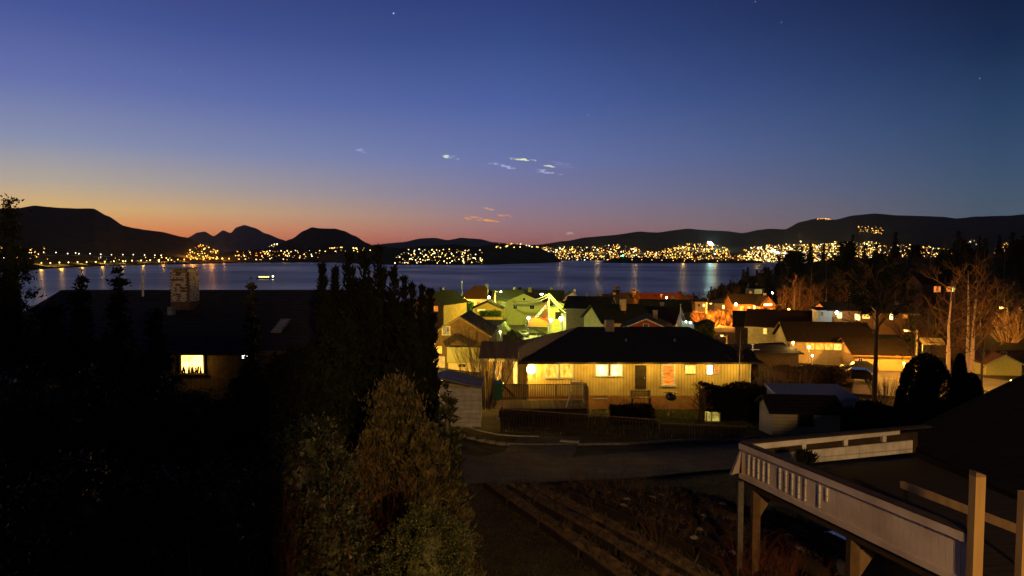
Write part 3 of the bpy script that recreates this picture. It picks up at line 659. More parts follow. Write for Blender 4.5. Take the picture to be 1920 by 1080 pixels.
# white ladder frame on the deck
lx = px_x(1083, 44.3); zl = hz(1083, 44.3, 763)
g = thing('ladder', 'grey painted ladder leaning at the right end of the deck', 'ladder', (lx, 44.3, zl))
for sx in (-.36, .36): MB().bar((sx, 0, 0), (sx, .5, 1.75), .07, .09).build('rail', GREYP, g)
for k in range(6): MB().bar((-.36, .05 + .08 * k, .2 + .27 * k), (.36, .05 + .08 * k, .2 + .27 * k), .05).build('rung', GREYP, g)
MB().bar((-.36, .05, 1.2), (-.75, -.2, 0), .06).bar((-.36, .4, 1.5), (.6, .4, 1.5), .06).build('brace', WHITE, g)
# leaning board, green bin
o = MB().bar(at(945, 724, 45.2), at(965, 744, 44.2), .16, .06).build('board', WOOD); tag(o, 'pale board leaning diagonally at the left end of the deck', 'board')
def bin_(px, row, D, label):
    p = at(px, row, D); g = thing('wheelie_bin', label, 'bin', p)
    MB().prism([(-.26, 0), (.26, 0), (.32, 1.0), (-.32, 1.0)], 'y', -.33, .33).build('body', GREENP, g)
    MB().prism([(-.36, 1.0), (.36, 1.0), (.3, 1.12), (-.3, 1.14)], 'y', -.38, .36).build('lid', GREENP, g)
    for sx in (-1, 1): MB().tube([(sx * .24, .36, .12), (sx * .3, .36, .12)], .12, 10).build('wheel', RUBB, g)
    lamp(g, (-.2, -1.4, 2.0), (.7, 1, .75), 6, .05)
bin_(934, 748, 43.4, 'green plastic bin beside the deck and bare bush')
# ---- brown house
D0 = 75.0; g0 = ground(px_x(868, D0), D0)
bh = house('brown_house', 'tall brown gabled house with tiled roof and balcony behind the shed', (px_x(868, D0) - .1, D0 + 4, g0), math.radians(-4), 6.6, 8, hz(868, D0, 629) - g0, 'y', 2.0, .35, BROWN, TILEG, fascia=mat('pale_trim', (.3, .22, .1)), cat='house',
      wins=[('f', -1.55, hz(0, D0, 620) - g0, .75, .85, E_DIM, dict(bars=1, fw=.1)), ('f', -2.45, hz(0, D0, 656) - g0, .85, .85, E_WARM, dict(bars=0, frame=BROWN)),
            ('f', -1.0, hz(0, D0, 686) - g0, 0.01, .01, E_DIM)])
MB().prism([(-3.3, .2), (-1.7, .2), (-1.7, 1.5), (-3.3, 1.5)], 'y', -4.1, -3.9).build('white_base', WHITE, bh)
tl = MB()
for k in range(20):
    yy = -4.2 + k * .44
    tl.bar((.1, yy, hz(868, D0, 629) - g0 + 2.17), (3.6, yy, hz(868, D0, 629) - g0 + .03), .08, .07)
tl.build('tile_ribs', TILEG, bh, kind='stuff')
zb0, zb1 = hz(0, D0 - 2, 681) - g0, hz(0, D0 - 2, 652) - g0
MB().box((.9, -4.9, (zb0 + zb1) / 2), (4.2, 1.6, zb1 - zb0)).build('balcony', mat('grey_green_siding', (.32, .32, .15), (.26, .26, .12), stretch=(6, 1, .3)), bh)
MB().box((.9, -4.8, (zb0 - .05) / 2), (4.0, 1.3, zb0 - .05)).build('ground_floor', CREAM, bh)
for k in range(2): MB().box((.25 + .42 * k, -5.47, zb0 - .35), (.34, .05, .3)).build('basement_window', GLASSD, bh)
MB().bar((-1.7, -4.4, zb1 + .15), (-.3, -4.4, zb1 + 1.05), .7, .14, up=(0, 1, 0)).bar((-.3, -4.45, zb1 + 1.05), (1.7, -4.45, zb1 + .15), .7, .14, up=(0, 1, 0)).build('porch_roof', TILE, bh)
lamp(bh, (-1.2, -8.5, 3.0), (1, .8, .2), 260, .2)
# ---- garden shed
sx0, sx1, SD = px_x(826, 36), px_x(899, 36), 36.0; sg = hz(860, SD, 801)
sw = sx1 - sx0; zr1 = hz(0, SD, 729) - sg; zr0 = hz(0, SD, 717) - sg
sh = thing('garden_shed', 'pale sided garden shed with light grey roof by the driveway', 'shed', ((sx0 + sx1) / 2, SD, sg))
MB().prism([(-sw / 2, 0), (sw / 2, 0), (sw / 2, zr1), (-sw / 2, zr0)], 'y', .05, 2.4).build('wall', CREAM, sh)
nb = 12
for k in range(nb):
    z0_ = zr1 / nb * k; MB().add([(-sw / 2, 0, z0_), (sw / 2, 0, z0_), (sw / 2, .035, z0_ + zr1 / nb - .01), (-sw / 2, .035, z0_ + zr1 / nb - .01), (-sw / 2, .06, z0_), (sw / 2, .06, z0_)], [(0, 1, 2, 3), (0, 4, 5, 1)]).build('siding_board', WHITE, sh)
MB().box((sw / 2 + .03, 0, zr1 / 2), (.07, .08, zr1)).build('corner_trim', WHITE, sh); MB().box((-sw / 2 - .03, 0, zr0 / 2), (.07, .08, zr0)).build('corner_trim', WHITE, sh)
MB().prism([(-sw / 2 - .35, zr0 + .18), (-sw / 2 + .1, zr0 + .16), (sw / 2 + .12, zr1 + .02), (sw / 2 + .12, zr1 + .1), (-sw / 2 + .1, zr0 + .25), (-sw / 2 - .35, zr0 + .1)], 'y', -.12, 2.6).build('roof', GREYR, sh)
MB().box((-sw / 2 + .25, -.02, zr0 - .12), (.28, .05, .12)).build('vent', DARKW, sh)
# ---- near fence
def fence(p0, p1, h, step, label, mat_=DARKW, bw_=.09):
    a, b_ = Vector(p0), Vector(p1); L = (b_ - a).length; d = (b_ - a) / L; rz = math.atan2(d.y, d.x)
    g = thing('fence', label, 'fence', a, rz); n_ = int(L / step); dz = (b_.z - a.z) / math.hypot(b_.x - a.x, b_.y - a.y)
    me = MB().box((0, 0, h / 2), (bw_, .025, h - .08)).mesh('board', mat_)
    for k in range(n_): link('board', me, g, loc=(k * step + .05, 0, dz * k * step + random.uniform(-.015, .015)))
    for zz in (.25, h - .2): MB().bar((0, .05, zz), (L, .05, zz + dz * L), .05, .09).build('rail', mat_, g)
    MB().bar((0, 0, h), (L, 0, h + dz * L), .12, .05).build('top_rail', WOOD, g)
    pm_ = MB().box((0, .1, h / 2), (.1, .1, h + .1)).mesh('post', mat_)
    for k in range(int(L / 2) + 1): link('post', pm_, g, loc=(k * 2, 0, dz * k * 2))
    return g
fa = at(940, 808, 39.5); fb = at(1232, 832, 36.5); fc = at(1400, 838, 36.5)
fence(fa, fb, 1.35, .185, 'dark picket fence with pale top rail below the bungalow deck')
fence(fb + Vector((.2, 0, 0)), fc, 1.15, .16, 'lower dark fence continuing right toward the white terrace')
g = thing('garden_post', 'short post with small pale cap at the left end of the fence', 'post', at(934, 815, 38.6))
MB().tube([(0, 0, 0), (0, 0, .85)], .06, 8).build('pole', WOOD, g); MB().box((0, 0, .9), (.2, .2, .14)).build('cap', GREYP, g)
pts = [at(x_, y_, 36.8) for x_, y_ in ((852, 817), (900, 817), (935, 816), (965, 814), (990, 816), (1003, 821), (1010, 825))]
for p in pts: p.z = ground(p.x, p.y) + .09
tag(MB().tube(pts, .035, 6).build('garden_hose', WHITE), 'pale hose lying along the grass in front of shed and fence', 'hose')
p = at(1068, 823, 34.5); tag(MB().box((p.x, p.y, ground(p.x, p.y) + .14), (1.0, .22, .06), rz=-.25).build('plank', WHITE), 'short pale plank on the asphalt before the fence', 'plank')
# ---- patio things in front of the bungalow
def bench(p, label):
    g = thing('garden_bench', label, 'bench', p)
    for k in range(3): MB().box((0, -.15 + k * .17, .45), (1.5, .14, .04)).build('seat_slat', WOOD, g)
    for k in range(3): MB().box((0, .32, .6 + k * .14), (1.5, .04, .1)).build('back_slat', WOOD, g)
    for sx in (-.65, .65): MB().box((sx, .05, .22), (.07, .5, .44)).build('leg', DARKW, g); MB().box((sx, .33, .55), (.07, .05, .85)).build('arm', DARKW, g)
bench(at(1202, 757, 49.5), 'wooden garden bench below the dark door of the bungalow')
p = at(1258, 765, 48.5); g = thing('barbecue', 'round dark barbecue before the tall orange window', 'barbecue', p)
MB().sphere((0, 0, .85), .42, 14, 8, .75).build('bowl', CARD, g)
for a in range(3): MB().bar((.2 * math.cos(a * 2.1), .2 * math.sin(a * 2.1), .7), (.42 * math.cos(a * 2.1), .42 * math.sin(a * 2.1), 0), .04).build('leg', STEEL, g)
MB().bar((-.5, 0, 1.2), (.55, 0, 1.1), .3, .05).build('shelf', WOOD, g)
p = at(1334, 790, 41); g = thing('lantern_box', 'small glowing greenhouse box at the foot of the bare tree', 'greenhouse', p)
MB().box((0, 0, .03), (.8, .5, .06)).build('base', CONC, g)
MB().box((-.24, 0, .32), (.22, .42, .5)).box((.2, .02, .3), (.44, .42, .46)).build('pane', emit('green_lit_pane', (.9, .75, .15), .55, vary=.5), g)
for sx in (-.38, -.06, .44): MB().box((sx, -.22, .32), (.05, .05, .58)).build('frame', WHITE, g)
p = at(1270, 790, 46)
# grey white hut right of the hedge
p = at(1518, 806, 37); g0 = p.z
hut = house('garden_hut', 'cream garden hut with dark felt roof and small dark window', (p.x, p.y + 1.5, p.z), math.radians(-5), 3.7, 2.6, .95, 'x', .55, .25, CREAM, TILE,
      wins=[('f', -.05, .55, .66, .6, GLASSD, dict(bars=1, frame=DARKW))], cat='hut')
p = at(1530, 800, 41); house('garage', 'white box garage with pale blue roof behind the cream hut', (p.x, p.y + 1, p.z), math.radians(-5), 4.4, 3, 1.75, 'mono', .25, .15, WHITE, mat('pale_sheet_roof', (.4, .42, .48), (.3, .32, .37)), cat='garage', wins=[('f', 1.9, 1.0, .2, 1.2, GLASSD)])
# ---- village houses behind
def vh(px, D, label, w, d, row_ground, row_eave, roof, rise, wm, rm, **k):
    zg = min(hz(px, D, row_ground), 1e9); h = hz(px, D, row_eave) - zg
    x = px_x(px, D); gz = ground(x, D)
    rz = k.pop('rz', 0); name = k.pop('name', 'house')
    if not k.get('wins') and name == 'house':
        k['wins'] = [('f', -w * .25, max(h * .6, h - 1.3), .9, .9, GLASSD, dict(bars=1)), ('f', w * .22, max(h * .6, h - 1.3), 1.1, .9, GLASSD, dict(bars=1))]
        if roof == 'y': k['wins'] += [('f', 0, h + rise * .35, .6, .55, GLASSD, dict(bars=0))]
    if not k.get('chim') and name == 'house' and roof != 'mono': k['chim'] = [(w * .18, d * .12, .6, h, h + rise + .7, CONC)]
    return house(name, label, (x, D + d / 2, zg), math.radians(rz), w, d, h, roof, rise, k.pop('over', .5), wm, rm, **k)
vh(822, 128, 'dark roofed house with pale chimney just right of the cypresses', 6.5, 9, 594, 569, 'y', 2.0, ORNG, TILE, rz=-25, chim=[(-1.6, 3, .7, 2.5, 5.2, CONC)], wins=[('f', 1.6, 1.6, .9, 1, E_ORG)], fascia=ORNG)
vh(897, 215, 'house with wide rust red hipped roof and lit windows beyond the street', 13, 10, 588, 561, 'hip', 4.0, WHITE, REDT, wins=[('f', -4.5, 3, 1.2, 1.2, E_YEL), ('f', 0, 3.2, 1, 1, E_ORG), ('f', 1.8, 3.2, 1, 1, E_ORG), ('f', 4.6, 3.0, 1.2, .9, E_YEL)])
vh(915, 152, 'low carport with orange lit gable below the red roofed house', 6.4, 6, 586, 578, 'y', 1.4, ORNG, TILE, wins=[('f', -1.5, .5, 1.8, .5, E_YEL)], rz=0, name='carport')
vh(990, 165, 'green lit gabled house left of the tall wooden pole', 9.0, 9, 592, 566, 'y', 1.9, CREAM, TILE, rz=-12, chim=[(0, 3, .8, 4, 6.6, CONC)], fascia=CREAM)
vh(955, 200, 'dark roofed house behind the green lit gable', 9, 9, 585, 562, 'x', 2.6, BROWN, SHING, rz=10)
vh(1022, 180, 'long dark roof between the gable and the white house', 10, 8, 585, 563, 'x', 2.4, GREYP, SHING, rz=-8)
vh(1073, 190, 'white gabled house with two warm lamps on its gable', 6.2, 8, 592, 563, 'y', 2.1, WHITE, TILE, fascia=WHITE, wins=[('f', -.2, 3, .6, .6, E_YEL), ('f', 1.3, 4.2, .6, .6, E_WHT)])
vh(1058, 150, 'low pale garage right of the tall wooden pole', 6, 6, 600, 578, 'y', 1.2, CREAM, TILE, name='garage', rz=-14, fascia=WHITE, wins=[('f', 0, 1.0, 2.6, 1.6, GLASSD)])
vh(1078, 140, 'small cream annex between garage and cream house', 5, 5, 606, 588, 'mono', .5, CREAM, TILE, name='annex', wins=[('f', -1, 1.4, .7, .5, GLASSD)])
vh(1112, 128, 'cream house with long dark roof behind the wooden fence', 8.2, 8, 612, 578, 'x', 1.9, CREAM, SHING, rz=-16, fascia=WHITE, wins=[('f', 1.5, 1.0, 1, 1, GLASSD)])
vh(1165, 98, 'dark green roofed house with slim cream chimney behind the bungalow', 7.4, 9, 640, 603, 'x', 2.1, CREAM, mat('dark_green_roof', (.025, .04, .028), (.015, .026, .018)), rz=12, chim=[(.5, -1.5, .75, 3.2, 6.0, CREAM)])
vh(1225, 84, 'barn red gable with white bargeboards above the bungalow roof', 6.3, 8, 650, 619, 'y', 1.35, REDP, TILE, fascia=WHITE, over=.25, rz=-12)
vh(1232, 104, 'black metal roof falling right behind the red gable', 8.5, 8, 640, 606, 'x', 2.2, GREYP, TILEG, rz=-24)
vh(1215, 205, 'long low house with dull red roof and white chimney by the water', 20, 9, 592, 570, 'x', 3.0, BROWN, REDT, rz=-7, chim=[(-3.4, 0, 1.2, 3, 7.4, WHITE), (-8.6, 0, .6, 3, 8.4, CONC)], wins=[('f', 4.5, 1.6, 1.2, 1.0, E_WHT)])
vh(1155, 190, 'dark gabled house left of the long red roof', 8, 8, 590, 568, 'x', 2.2, GREYP, SHING, rz=15, chim=[(0, 0, .9, 3, 6.0, CONC)])
vh(1255, 140, 'dark house with one lit ceiling window below the red roof', 10, 8, 605, 583, 'x', 2.0, DARKW, TILE, rz=-10, wins=[('f', 3, 1.4, 1.4, 1.0, E_DIM)])
vh(1316, 225, 'small white cabin at the foot of the forest slope', 4.2, 4, 578, 566, 'mono', .4, WHITE, TILE, wins=[('f', -.9, 1.0, .7, .8, GLASSD), ('f', .8, 1.0, .7, 1, E_WHT)], name='cabin')
vh(1367, 215, 'low dark villa with two glowing windows left of the orange house', 9, 7, 582, 569, 'hip', 1.4, GREYP, mat('mossy_roof', (.05, .07, .03)), wins=[('f', -1.5, 1.1, 1, 1.2, E_WHT), ('f', 1.8, 1.1, 1, 1.2, E_YEL)])
oh = vh(1408, 188, 'orange lit house with glowing terrace under the forest', 9.5, 8, 588, 569, 'x', 2.3, ORNG, TILE, wins=[('f', -2.4, 1.3, .8, 1.4, E_YEL), ('f', -.4, 1.3, .8, 1.4, E_YEL), ('f', 1.6, 1.3, 1.4, 1.8, E_HOT), ('f', 3.6, 1.3, .8, 1.6, E_WHT)])
MB().box((-.6, -5.4, -.1), (10.5, .25, .35)).build('terrace_light_strip', emit('terrace_strip', (1, .6, .12), 6), oh)
lamp(oh, (0, -8, 2), SOD, 900, .2)
og = vh(1441, 184, 'steep orange gable with glowing windows beside the orange house', 4.2, 7, 590, 573, 'y', 2.4, ORNG, TILE, over=.3, wins=[('f', 0, 2.8, 2.2, .5, E_HOT), ('f', -.9, 1.0, .6, 1.2, E_YEL), ('f', .9, 1.0, .6, 1.2, E_WHT)], fascia=ORNG)
vh(1420, 230, 'pale round fronted house lit above the orange house roof', 5, 5, 556, 541, 'hip', 1.0, CREAM, TILE, wins=[('f', .4, 1.6, 2.6, 1.8, E_DIM), ('f', -1.8, .4, 1.4, .5, E_ORG)])
vh(1482, 108, 'two storey grey house with plum roof and two lit windows', 9.2, 8.5, 655, 613, 'x', 2.3, GREYP, mat('plum_roof', (.04, .022, .02)), rz=-24, fascia=GREYP, wins=[('f', -1.9, 3.0, .5, 1.2, E_YEL), ('f', .0, 3.0, .55, 1.4, E_YEL)], chim=[(0, 0, .6, 4, 6.9, DARKW)])
vh(1437, 122, 'dark neighbouring house left of the plum roofed one', 8, 8, 640, 612, 'x', 2.3, DARKW, TILE, rz=-18, wins=[('f', 1.0, 1.7, .5, .4, E_WHT)])
vh(1437, 88, 'flat roofed dark garage below the plum roofed house', 9, 6, 690, 664, 'mono', .3, DARKW, TILE, name='garage')
vh(1478, 97, 'low wall lit yellow under a dark lean to roof', 4.6, 3, 672, 656, 'mono', .4, CREAM, TILE, name='lean_to', rz=14, wins=[('f', 1.6, .8, .3, .3, E_HOT)])
lb = vh(1572, 96, 'long bungalow with cream gable and orange lit window band', 11.5, 9, 675, 640, 'x', 2.2, CREAM, TILE, rz=-9, fascia=mat('ochre_trim', (.5, .3, .1)), wins=[('f', -2.9 + k * 1.25, 1.95, 1.15, .95, E_WARM if k != 3 else E_YEL, dict(bars=0)) for k in range(6)])
lamp(lb, (.5, -7.0, 2.2), SOD, 120, .2)
vh(1668, 90, 'wide garage with bright orange lit wall and shallow roof', 7.2, 8, 698, 665, 'x', 1.6, mat('pale_ochre', (.66, .5, .26), (.55, .4, .2)), TILE, rz=-8, name='garage', fascia=mat('ochre_trim', (.5, .3, .1)), over=.5, wins=[('f', -2.9, 1.0, .5, 1.7, GLASSD)])
vh(1620, 150, 'orange lit house with pale windows behind the long bungalow', 15, 8, 606, 582, 'x', 1.5, ORNG, SHING, wins=[('f', -5, 1.7, 1.1, 1.3, E_WHT), ('f', -1.0, 1.4, 1.2, 1.4, E_WHT), ('f', .9, 1.5, 1.6, .9, E_YEL), ('f', 4.6, 1.4, .7, 1.4, E_HOT), ('f', 6, 1.3, .6, 1.2, E_HOT)], rz=-3)
vh(1690, 146, 'right wing of orange lit houses with narrow bright windows', 8, 7, 607, 586, 'x', 1.3, ORNG, SHING, wins=[('f', -1.5, 1.6, .6, 1.4, E_HOT), ('f', 1.4, 1.6, 1.0, .8, E_ORG)], rz=-6)
vh(1549, 150, 'small pale blue hut beside a bright lamp', 3.4, 3, 594, 582, 'mono', .3, BLUEP, TILE, name='hut', wins=[('f', -.7, .7, .6, .9, REDT)])
vh(1770, 190, 'nearly black house with one orange and one pale lit window', 12, 8, 562, 532, 'x', 2.5, DARKW, TILE, wins=[('f', -1.8, 3.0, 1.8, 1.6, emit('far_orange', (1, .25, .04), 1.4)), ('f', 1.6, 3.0, 1.6, 1.4, E_ORG), ('f', 2.9, 3.0, .8, 1.4, E_WHT)])
vh(1920, 100, 'large dark brown roof at the right edge behind the birches', 15, 10, 680, 655, 'x', 2.1, BROWN, mat('brown_roof', (.06, .03, .018)), rz=8)
vh(1893, 84, 'small greenish gabled garage at the right edge by the yellow road', 4.2, 5, 704, 683, 'y', 1.1, mat('greenish_wall', (.4, .42, .2), (.3, .32, .15)), mat('brown_roof', (.06, .03, .018)), name='garage', fascia=GREYP, over=.2, rz=-6)
# glass porch roof with lit panes
p = at(1748, 640, 86); g = thing('glass_porch', 'glass porch roof with glinting pale panes right of the street lamp', 'porch', p, math.radians(-14))
for k in range(5):
    MB().bar((-1.1 + k * .55, -.9, -.35), (-1.1 + k * .55, .9, .35), .5, .03).build('pane', mat('pale_glass', (.16, .17, .13), rough=.3), g)
for sx in (-1.4, 1.4): MB().box((sx, -.85, -1.6), (.08, .08, 2.5)).build('post', WHITE, g)
# white cross-armed pole, red long container, lamps on the street
p = at(1411, 668, 84); g = thing('clothes_pole', 'white pole with crossbar standing in the dark gardens', 'pole', p)
MB().tube([(0, 0, 0), (0, 0, 1.55)], .06, 6).build('pole', WHITE, g); MB().bar((-.75, 0, .85), (.85, 0, .85), .07).bar((-.2, 0, 1.5), (.2, 0, 1.5), .08).build('crossbar', WHITE, g)
lamp(g, (-.8, -1.2, 1.6), (.9, 1, .85), 22, .06)
def pole(px, D, r0, r1, label, r=.06, m=WHITE):
    x_ = px_x(px, D); zt = hz(px, D, r0); zb_ = hz(px, D, r1); g = thing('flagpole', label, 'flagpole', (x_, D, zb_))
    MB().tube([(0, 0, 0), (0, 0, zt - zb_)], [r, r * .6], 6).build('pole', m, g); MB().sphere((0, 0, zt - zb_), r * 1.4, 6, 4).build('finial', m, g)
pole(1277, 92, 571, 645, 'white flagpole rising behind the bungalow roof right of the red gable', .08)
pole(866, 200, 527, 585, 'thin flagpole left of the rust red roof', .07); pole(915, 200, 534, 585, 'thin flagpole in front of the rust red roof', .07)
pole(1129, 170, 540, 590, 'thin flagpole standing against the water in the middle', .06, GREYP)
pole(1328, 215, 560, 590, 'short flagpole beside the white cabin', .07); pole(1365, 205, 552, 590, 'short flagpole above the low dark villa', .07)
pole(1403, 215, 532, 570, 'flagpole left of the round fronted house', .07); pole(1491, 160, 540, 590, 'tall thin mast before the dark forest', .08, GREYP); pole(1595, 165, 548, 590, 'thin mast over the flat orange houses', .08)
pole(267, 27.5, 518, 556, 'pale pipe mast standing behind the dark ridge on the left', .045)
p = at(1011, 612, 142); g = thing('container', 'long orange red container beside the lit road', 'container', (p.x, p.y, p.z), math.radians(-14))
MB().box((0, 0, 1.0), (4.2, 2, 1.7)).build('body', mat('orange_red_paint', (.62, .1, .02), (.5, .08, .02)), g)
for k in range(8): MB().box((-1.9 + k * .54, -1.02, 1.0), (.1, .05, 1.6)).build('rib', mat('orange_red_paint', (.62, .1, .02)), g)
MB().box((0, 0, .08), (4.0, 1.9, .14)).build('skid', STEEL, g)
lamp(g, (0, -3, 3), (1, .8, .4), 120, .1)
def ball_lamp(px, row, D, label, em=E_LAMPW, r=.3, power=150, colr=(1, 1, .8)):
    p = at(px, row, D); zg = ground(p.x, p.y); h = max(p.z - zg, .8)
    g = thing('garden_lamp', label, 'garden lamp', (p.x, p.y, p.z - h))
    MB().tube([(0, 0, 0), (0, 0, h)], .06, 6).build('pole', STEEL, g); MB().sphere((0, 0, h + r * .6), r, 10, 6).build('globe', em, g)
    if power: lamp(g, (0, -.6, h + .3), colr, power, .1)
ball_lamp(991, 598, 140, 'white ball lamp left of the orange red container'); ball_lamp(1033, 602, 136, 'white ball lamp right beside the wooden pole foot'); ball_lamp(1052, 600, 138, 'brightest white ball lamp right of the wooden pole', r=.42, power=400)
ball_lamp(1094, 565, 185, 'small white lamp right of the white gabled house', r=.25, power=60); ball_lamp(1246, 594, 118, 'small lamp on the low wall behind the black roof', r=.2, power=60)
ball_lamp(1250, 559, 200, 'small lamp right of the long red roof', r=.25, power=60); ball_lamp(1380, 572, 180, 'white lamp left of the orange house', r=.35, power=120)
ball_lamp(1523, 668, 85, 'tiny white garden light below the long bungalow', r=.12, power=10); ball_lamp(917, 559, 195, 'blueish white lamp at the corner of the rust red house', r=.35, power=120, colr=(.8, .9, 1))
ball_lamp(1569, 588, 148, 'white lamp beside the pale blue hut', r=.35, power=150); ball_lamp(1479, 582, 165, 'reddish lamp with lit shrub above the plum roof', em=E_LAMPO, r=.3, power=80, colr=SOD)
ball_lamp(870, 561, 205, 'warm lamp left under the rust red roof', em=E_LAMPY, r=.35, power=200, colr=SOD); ball_lamp(1448, 550, 200, 'white light in the woods above the orange gable', r=.25, power=20)
# pale blue lit wall with small lamps
w0, w1 = at(1278, 618, 112), at(1312, 630, 106); g = thing('garden_wall', 'pale blue garden wall with a row of four small lamps', 'wall', (w0 + w1) / 2, math.atan2(w1.y - w0.y, w1.x - w0.x))
Lw = (w1 - w0).length; MB().box((0, 0, .9), (Lw, .2, 1.9)).build('wall', BLUEP, g)
for k in range(4):
    MB().sphere((-Lw / 2 + .3 + k * Lw / 4, -.2, 1.7), .1, 6, 4).build('lamp', E_LAMPW, g)
lamp(g, (0, -1.6, 1.9), (.75, .9, 1), 22, .3)
# fence boards behind the pole houses, guard rail at the road
fence(at(1110, 618, 118), at(1137, 618, 116), 1.9, .3, 'greenish board fence catching the street light', mat('green_grey_board', (.3, .32, .16), (.22, .24, .12)), .26)
a, b_ = at(988, 618, 138), at(1027, 634, 124); g = thing('guard_rail', 'pale guard rail along the lit road down to the wooden pole', 'guard rail', a)
MB().bar((0, 0, .7), b_ - a + Vector((0, 0, .7)), .06, .28).build('rail', STEEL, g)
for k in range(6): q = (b_ - a) * (k / 5); MB().box(q + Vector((0, .1, .3)), (.1, .1, .9)).build('post', STEEL, g)
def yard_lamp(px, D, h, label, colr, power, em=None):
    x_ = px_x(px, D); g = thing('yard_lamp', label, 'yard lamp', (x_, D, ground(x_, D)))
    MB().tube([(0, 0, 0), (0, 0, h)], .05, 6).build('pole', STEEL, g); MB().sphere((0, 0, h + .12), .16, 8, 5).build('globe', em or E_LAMPY, g)
    lamp(g, (0, -.3, h + .15), colr, power, .15)
yard_lamp(1225, 72, 3.0, 'hidden lamp added between the bungalow and the red gable', (1, .75, .4), 700)  # added out of view to brighten the red gable
yard_lamp(1812, 51, 1.6, 'low garden light at the foot of the birches', (1, .4, .04), 4200, E_LAMPO)
yard_lamp(1135, 112, 3.0, 'yard lamp before the cream house behind the fence', (.95, 1, .4), 1500)
yard_lamp(938, 102, 3.0, 'yard lamp near the cars at the foot of the lit street', (.8, .95, .15), 2500)
yard_lamp(1700, 80, 1.8, 'added low lamp lighting the orange garage drive', (1, .44, .04), 4500, E_LAMPO)  # added to brighten the garage wall and drive but not the roofs
yard_lamp(1905, 67, 1.0, 'added lamp beside the greenish garage on the yellow road', SODY, 9000)  # added to brighten the yellow road at the right edge
yard_lamp(1490, 92, 3.0, 'yard lamp before the plum roofed house', WARM, 500)
yard_lamp(1520, 84, 3.0, 'yard lamp at the cream gable of the long bungalow', WARM, 450)
for px, row, D, lab in [(1048, 566, 182, 'thin roof aerial over the long dark roof'), (1172, 578, 100, 'thin roof aerial beside the slim cream chimney'), (1100, 562, 132, 'thin roof aerial over the cream house'), (1530, 600, 110, 'thin roof aerial on the plum roof'), (1240, 560, 206, 'thin roof aerial on the long red roof'), (1600, 622, 100, 'thin roof aerial on the long bungalow')]:
    p = at(px, row, D); g = thing('roof_aerial', lab, 'aerial', p)
    MB().tube([(0, 0, -1), (0, 0, 1.4)], .035, 5).build('mast', STEEL, g)
    for k in range(3): MB().bar((-.4 + .08 * k, 0, 1.3 - k * .22), (.4 - .08 * k, 0, 1.3 - k * .22), .03).build('rod', STEEL, g)
# ---------------------------------------------------------------- cars
def car(loc, rz, paint, label, lights=False):
    g = thing('parked_car', label, 'car', loc, rz)
    prof = [(-2.15, .35), (2.1, .35), (2.15, .7), (1.95, .85), (1.0, .95), (.35, 1.4), (-1.0, 1.46), (-1.75, 1.05), (-2.1, .98), (-2.2, .6)]
    MB().prism(prof, 'y', -.85, .85).build('body', paint, g)
    MB().prism([(.86, .99), (.32, 1.36), (-.95, 1.41), (-1.55, 1.06)], 'y', -.87, .87).build('side_window', GLASSD, g)
    MB().bar((1.0, -.0, .965), (.37, 0, 1.415), 1.5, .02).build('windscreen', GLASSD, g); MB().bar((-1.02, 0, 1.465), (-1.72, 0, 1.08), 1.45, .02).build('rear_window', GLASSD, g)
    for sx in (-1.35, 1.3):
        for sy in (-.84, .84):
            w_ = MB().tube([(sx, sy - .1, .33), (sx, sy + .1, .33)], .33, 14).build('wheel', RUBB, g); MB().tube([(sx, sy - .115, .33), (sx, sy + .115, .33)], .18, 10).build('rim', STEEL, w_)
    for sy in (-.62, .62): MB().box((2.12, sy, .68), (.08, .32, .16)).build('headlight', STEEL, g); MB().box((-2.17, sy, .82), (.06, .3, .16)).build('tail_light', REDT, g)
    return g
def gl(px, D): x_ = px_x(px, D); return Vector((x_, D, ground(x_, D) + .12))
car(gl(962, 128), 2.2, CARD, 'dark car parked behind the round bush on the lit street'); car(gl(941, 120), 2.0, CARD, 'dark estate car next to the white carport wall')
car(gl(974, 137), 2.2, CARS_, 'silver car farthest up the lit street')
car(gl(1614, 84), 2.7, CARD, 'dark car parked beside the orange garage'); car(gl(1608, 74), 2.6, CARD, 'dark car nearer in the orange lit driveway')
car((8.3, 13.0, ground(8.3, 13) + .05), 1.75, CARD, 'black car in shadow under the white terrace')
vh(921, 112, 'white carport wall at the foot of the lit street', 2.6, 4, 622, 611, 'mono', .4, WHITE, TILE, name='carport', rz=-18)
# ---------------------------------------------------------------- left house
LD = 25.6; ex = hz(340, 25, 651); rdz = hz(340, 31, 545)
lx0, lx1 = -20.5, px_x(640, 31); lg = H - 6.7
LH = house('dark_house', 'long low dark house with white brick chimney and one glaring window', ((lx0 + lx1) / 2, 31, lg), 0, lx1 - lx0, 10.8, rdz - lg - 1.95, 'x', 1.8, .45, mat('dark_brown_boards', (.1, .065, .035), (.06, .04, .02), lines=('x', .18)), SHING, fascia=BROWN, cat='house')
hwL, hdL = (lx1 - lx0) / 2, 5.4; cxL = (lx0 + lx1) / 2
u0, u1 = px_x(337, LD) - cxL, px_x(379, LD) - cxL
win(LH, 'f', (u0 + u1) / 2, hz(340, LD, 680) - lg, u1 - u0, hz(0, LD, 661) - hz(0, LD, 699), emit('glaring_window', (1, .66, .16), 4.2, vary=.25, vs=2.5), hwL, hdL, frame=DARKW, bars=0, fw=.06, label='glaring yellow window with plants on the sill')
win(LH, 'f', px_x(459, LD) - cxL, hz(0, LD, 664) - lg, .3, .3, emit('white_small_window', (.9, .95, 1), 8), hwL, hdL, frame=DARKW, bars=0)
lamp(LH, ((u0 + u1) / 2 + .2, -hdL - .42, hz(0, LD, 680) - lg), (1, .5, .05), 17, .2)  # added light just outside the pane, imitating the window's halo
pl = MB()
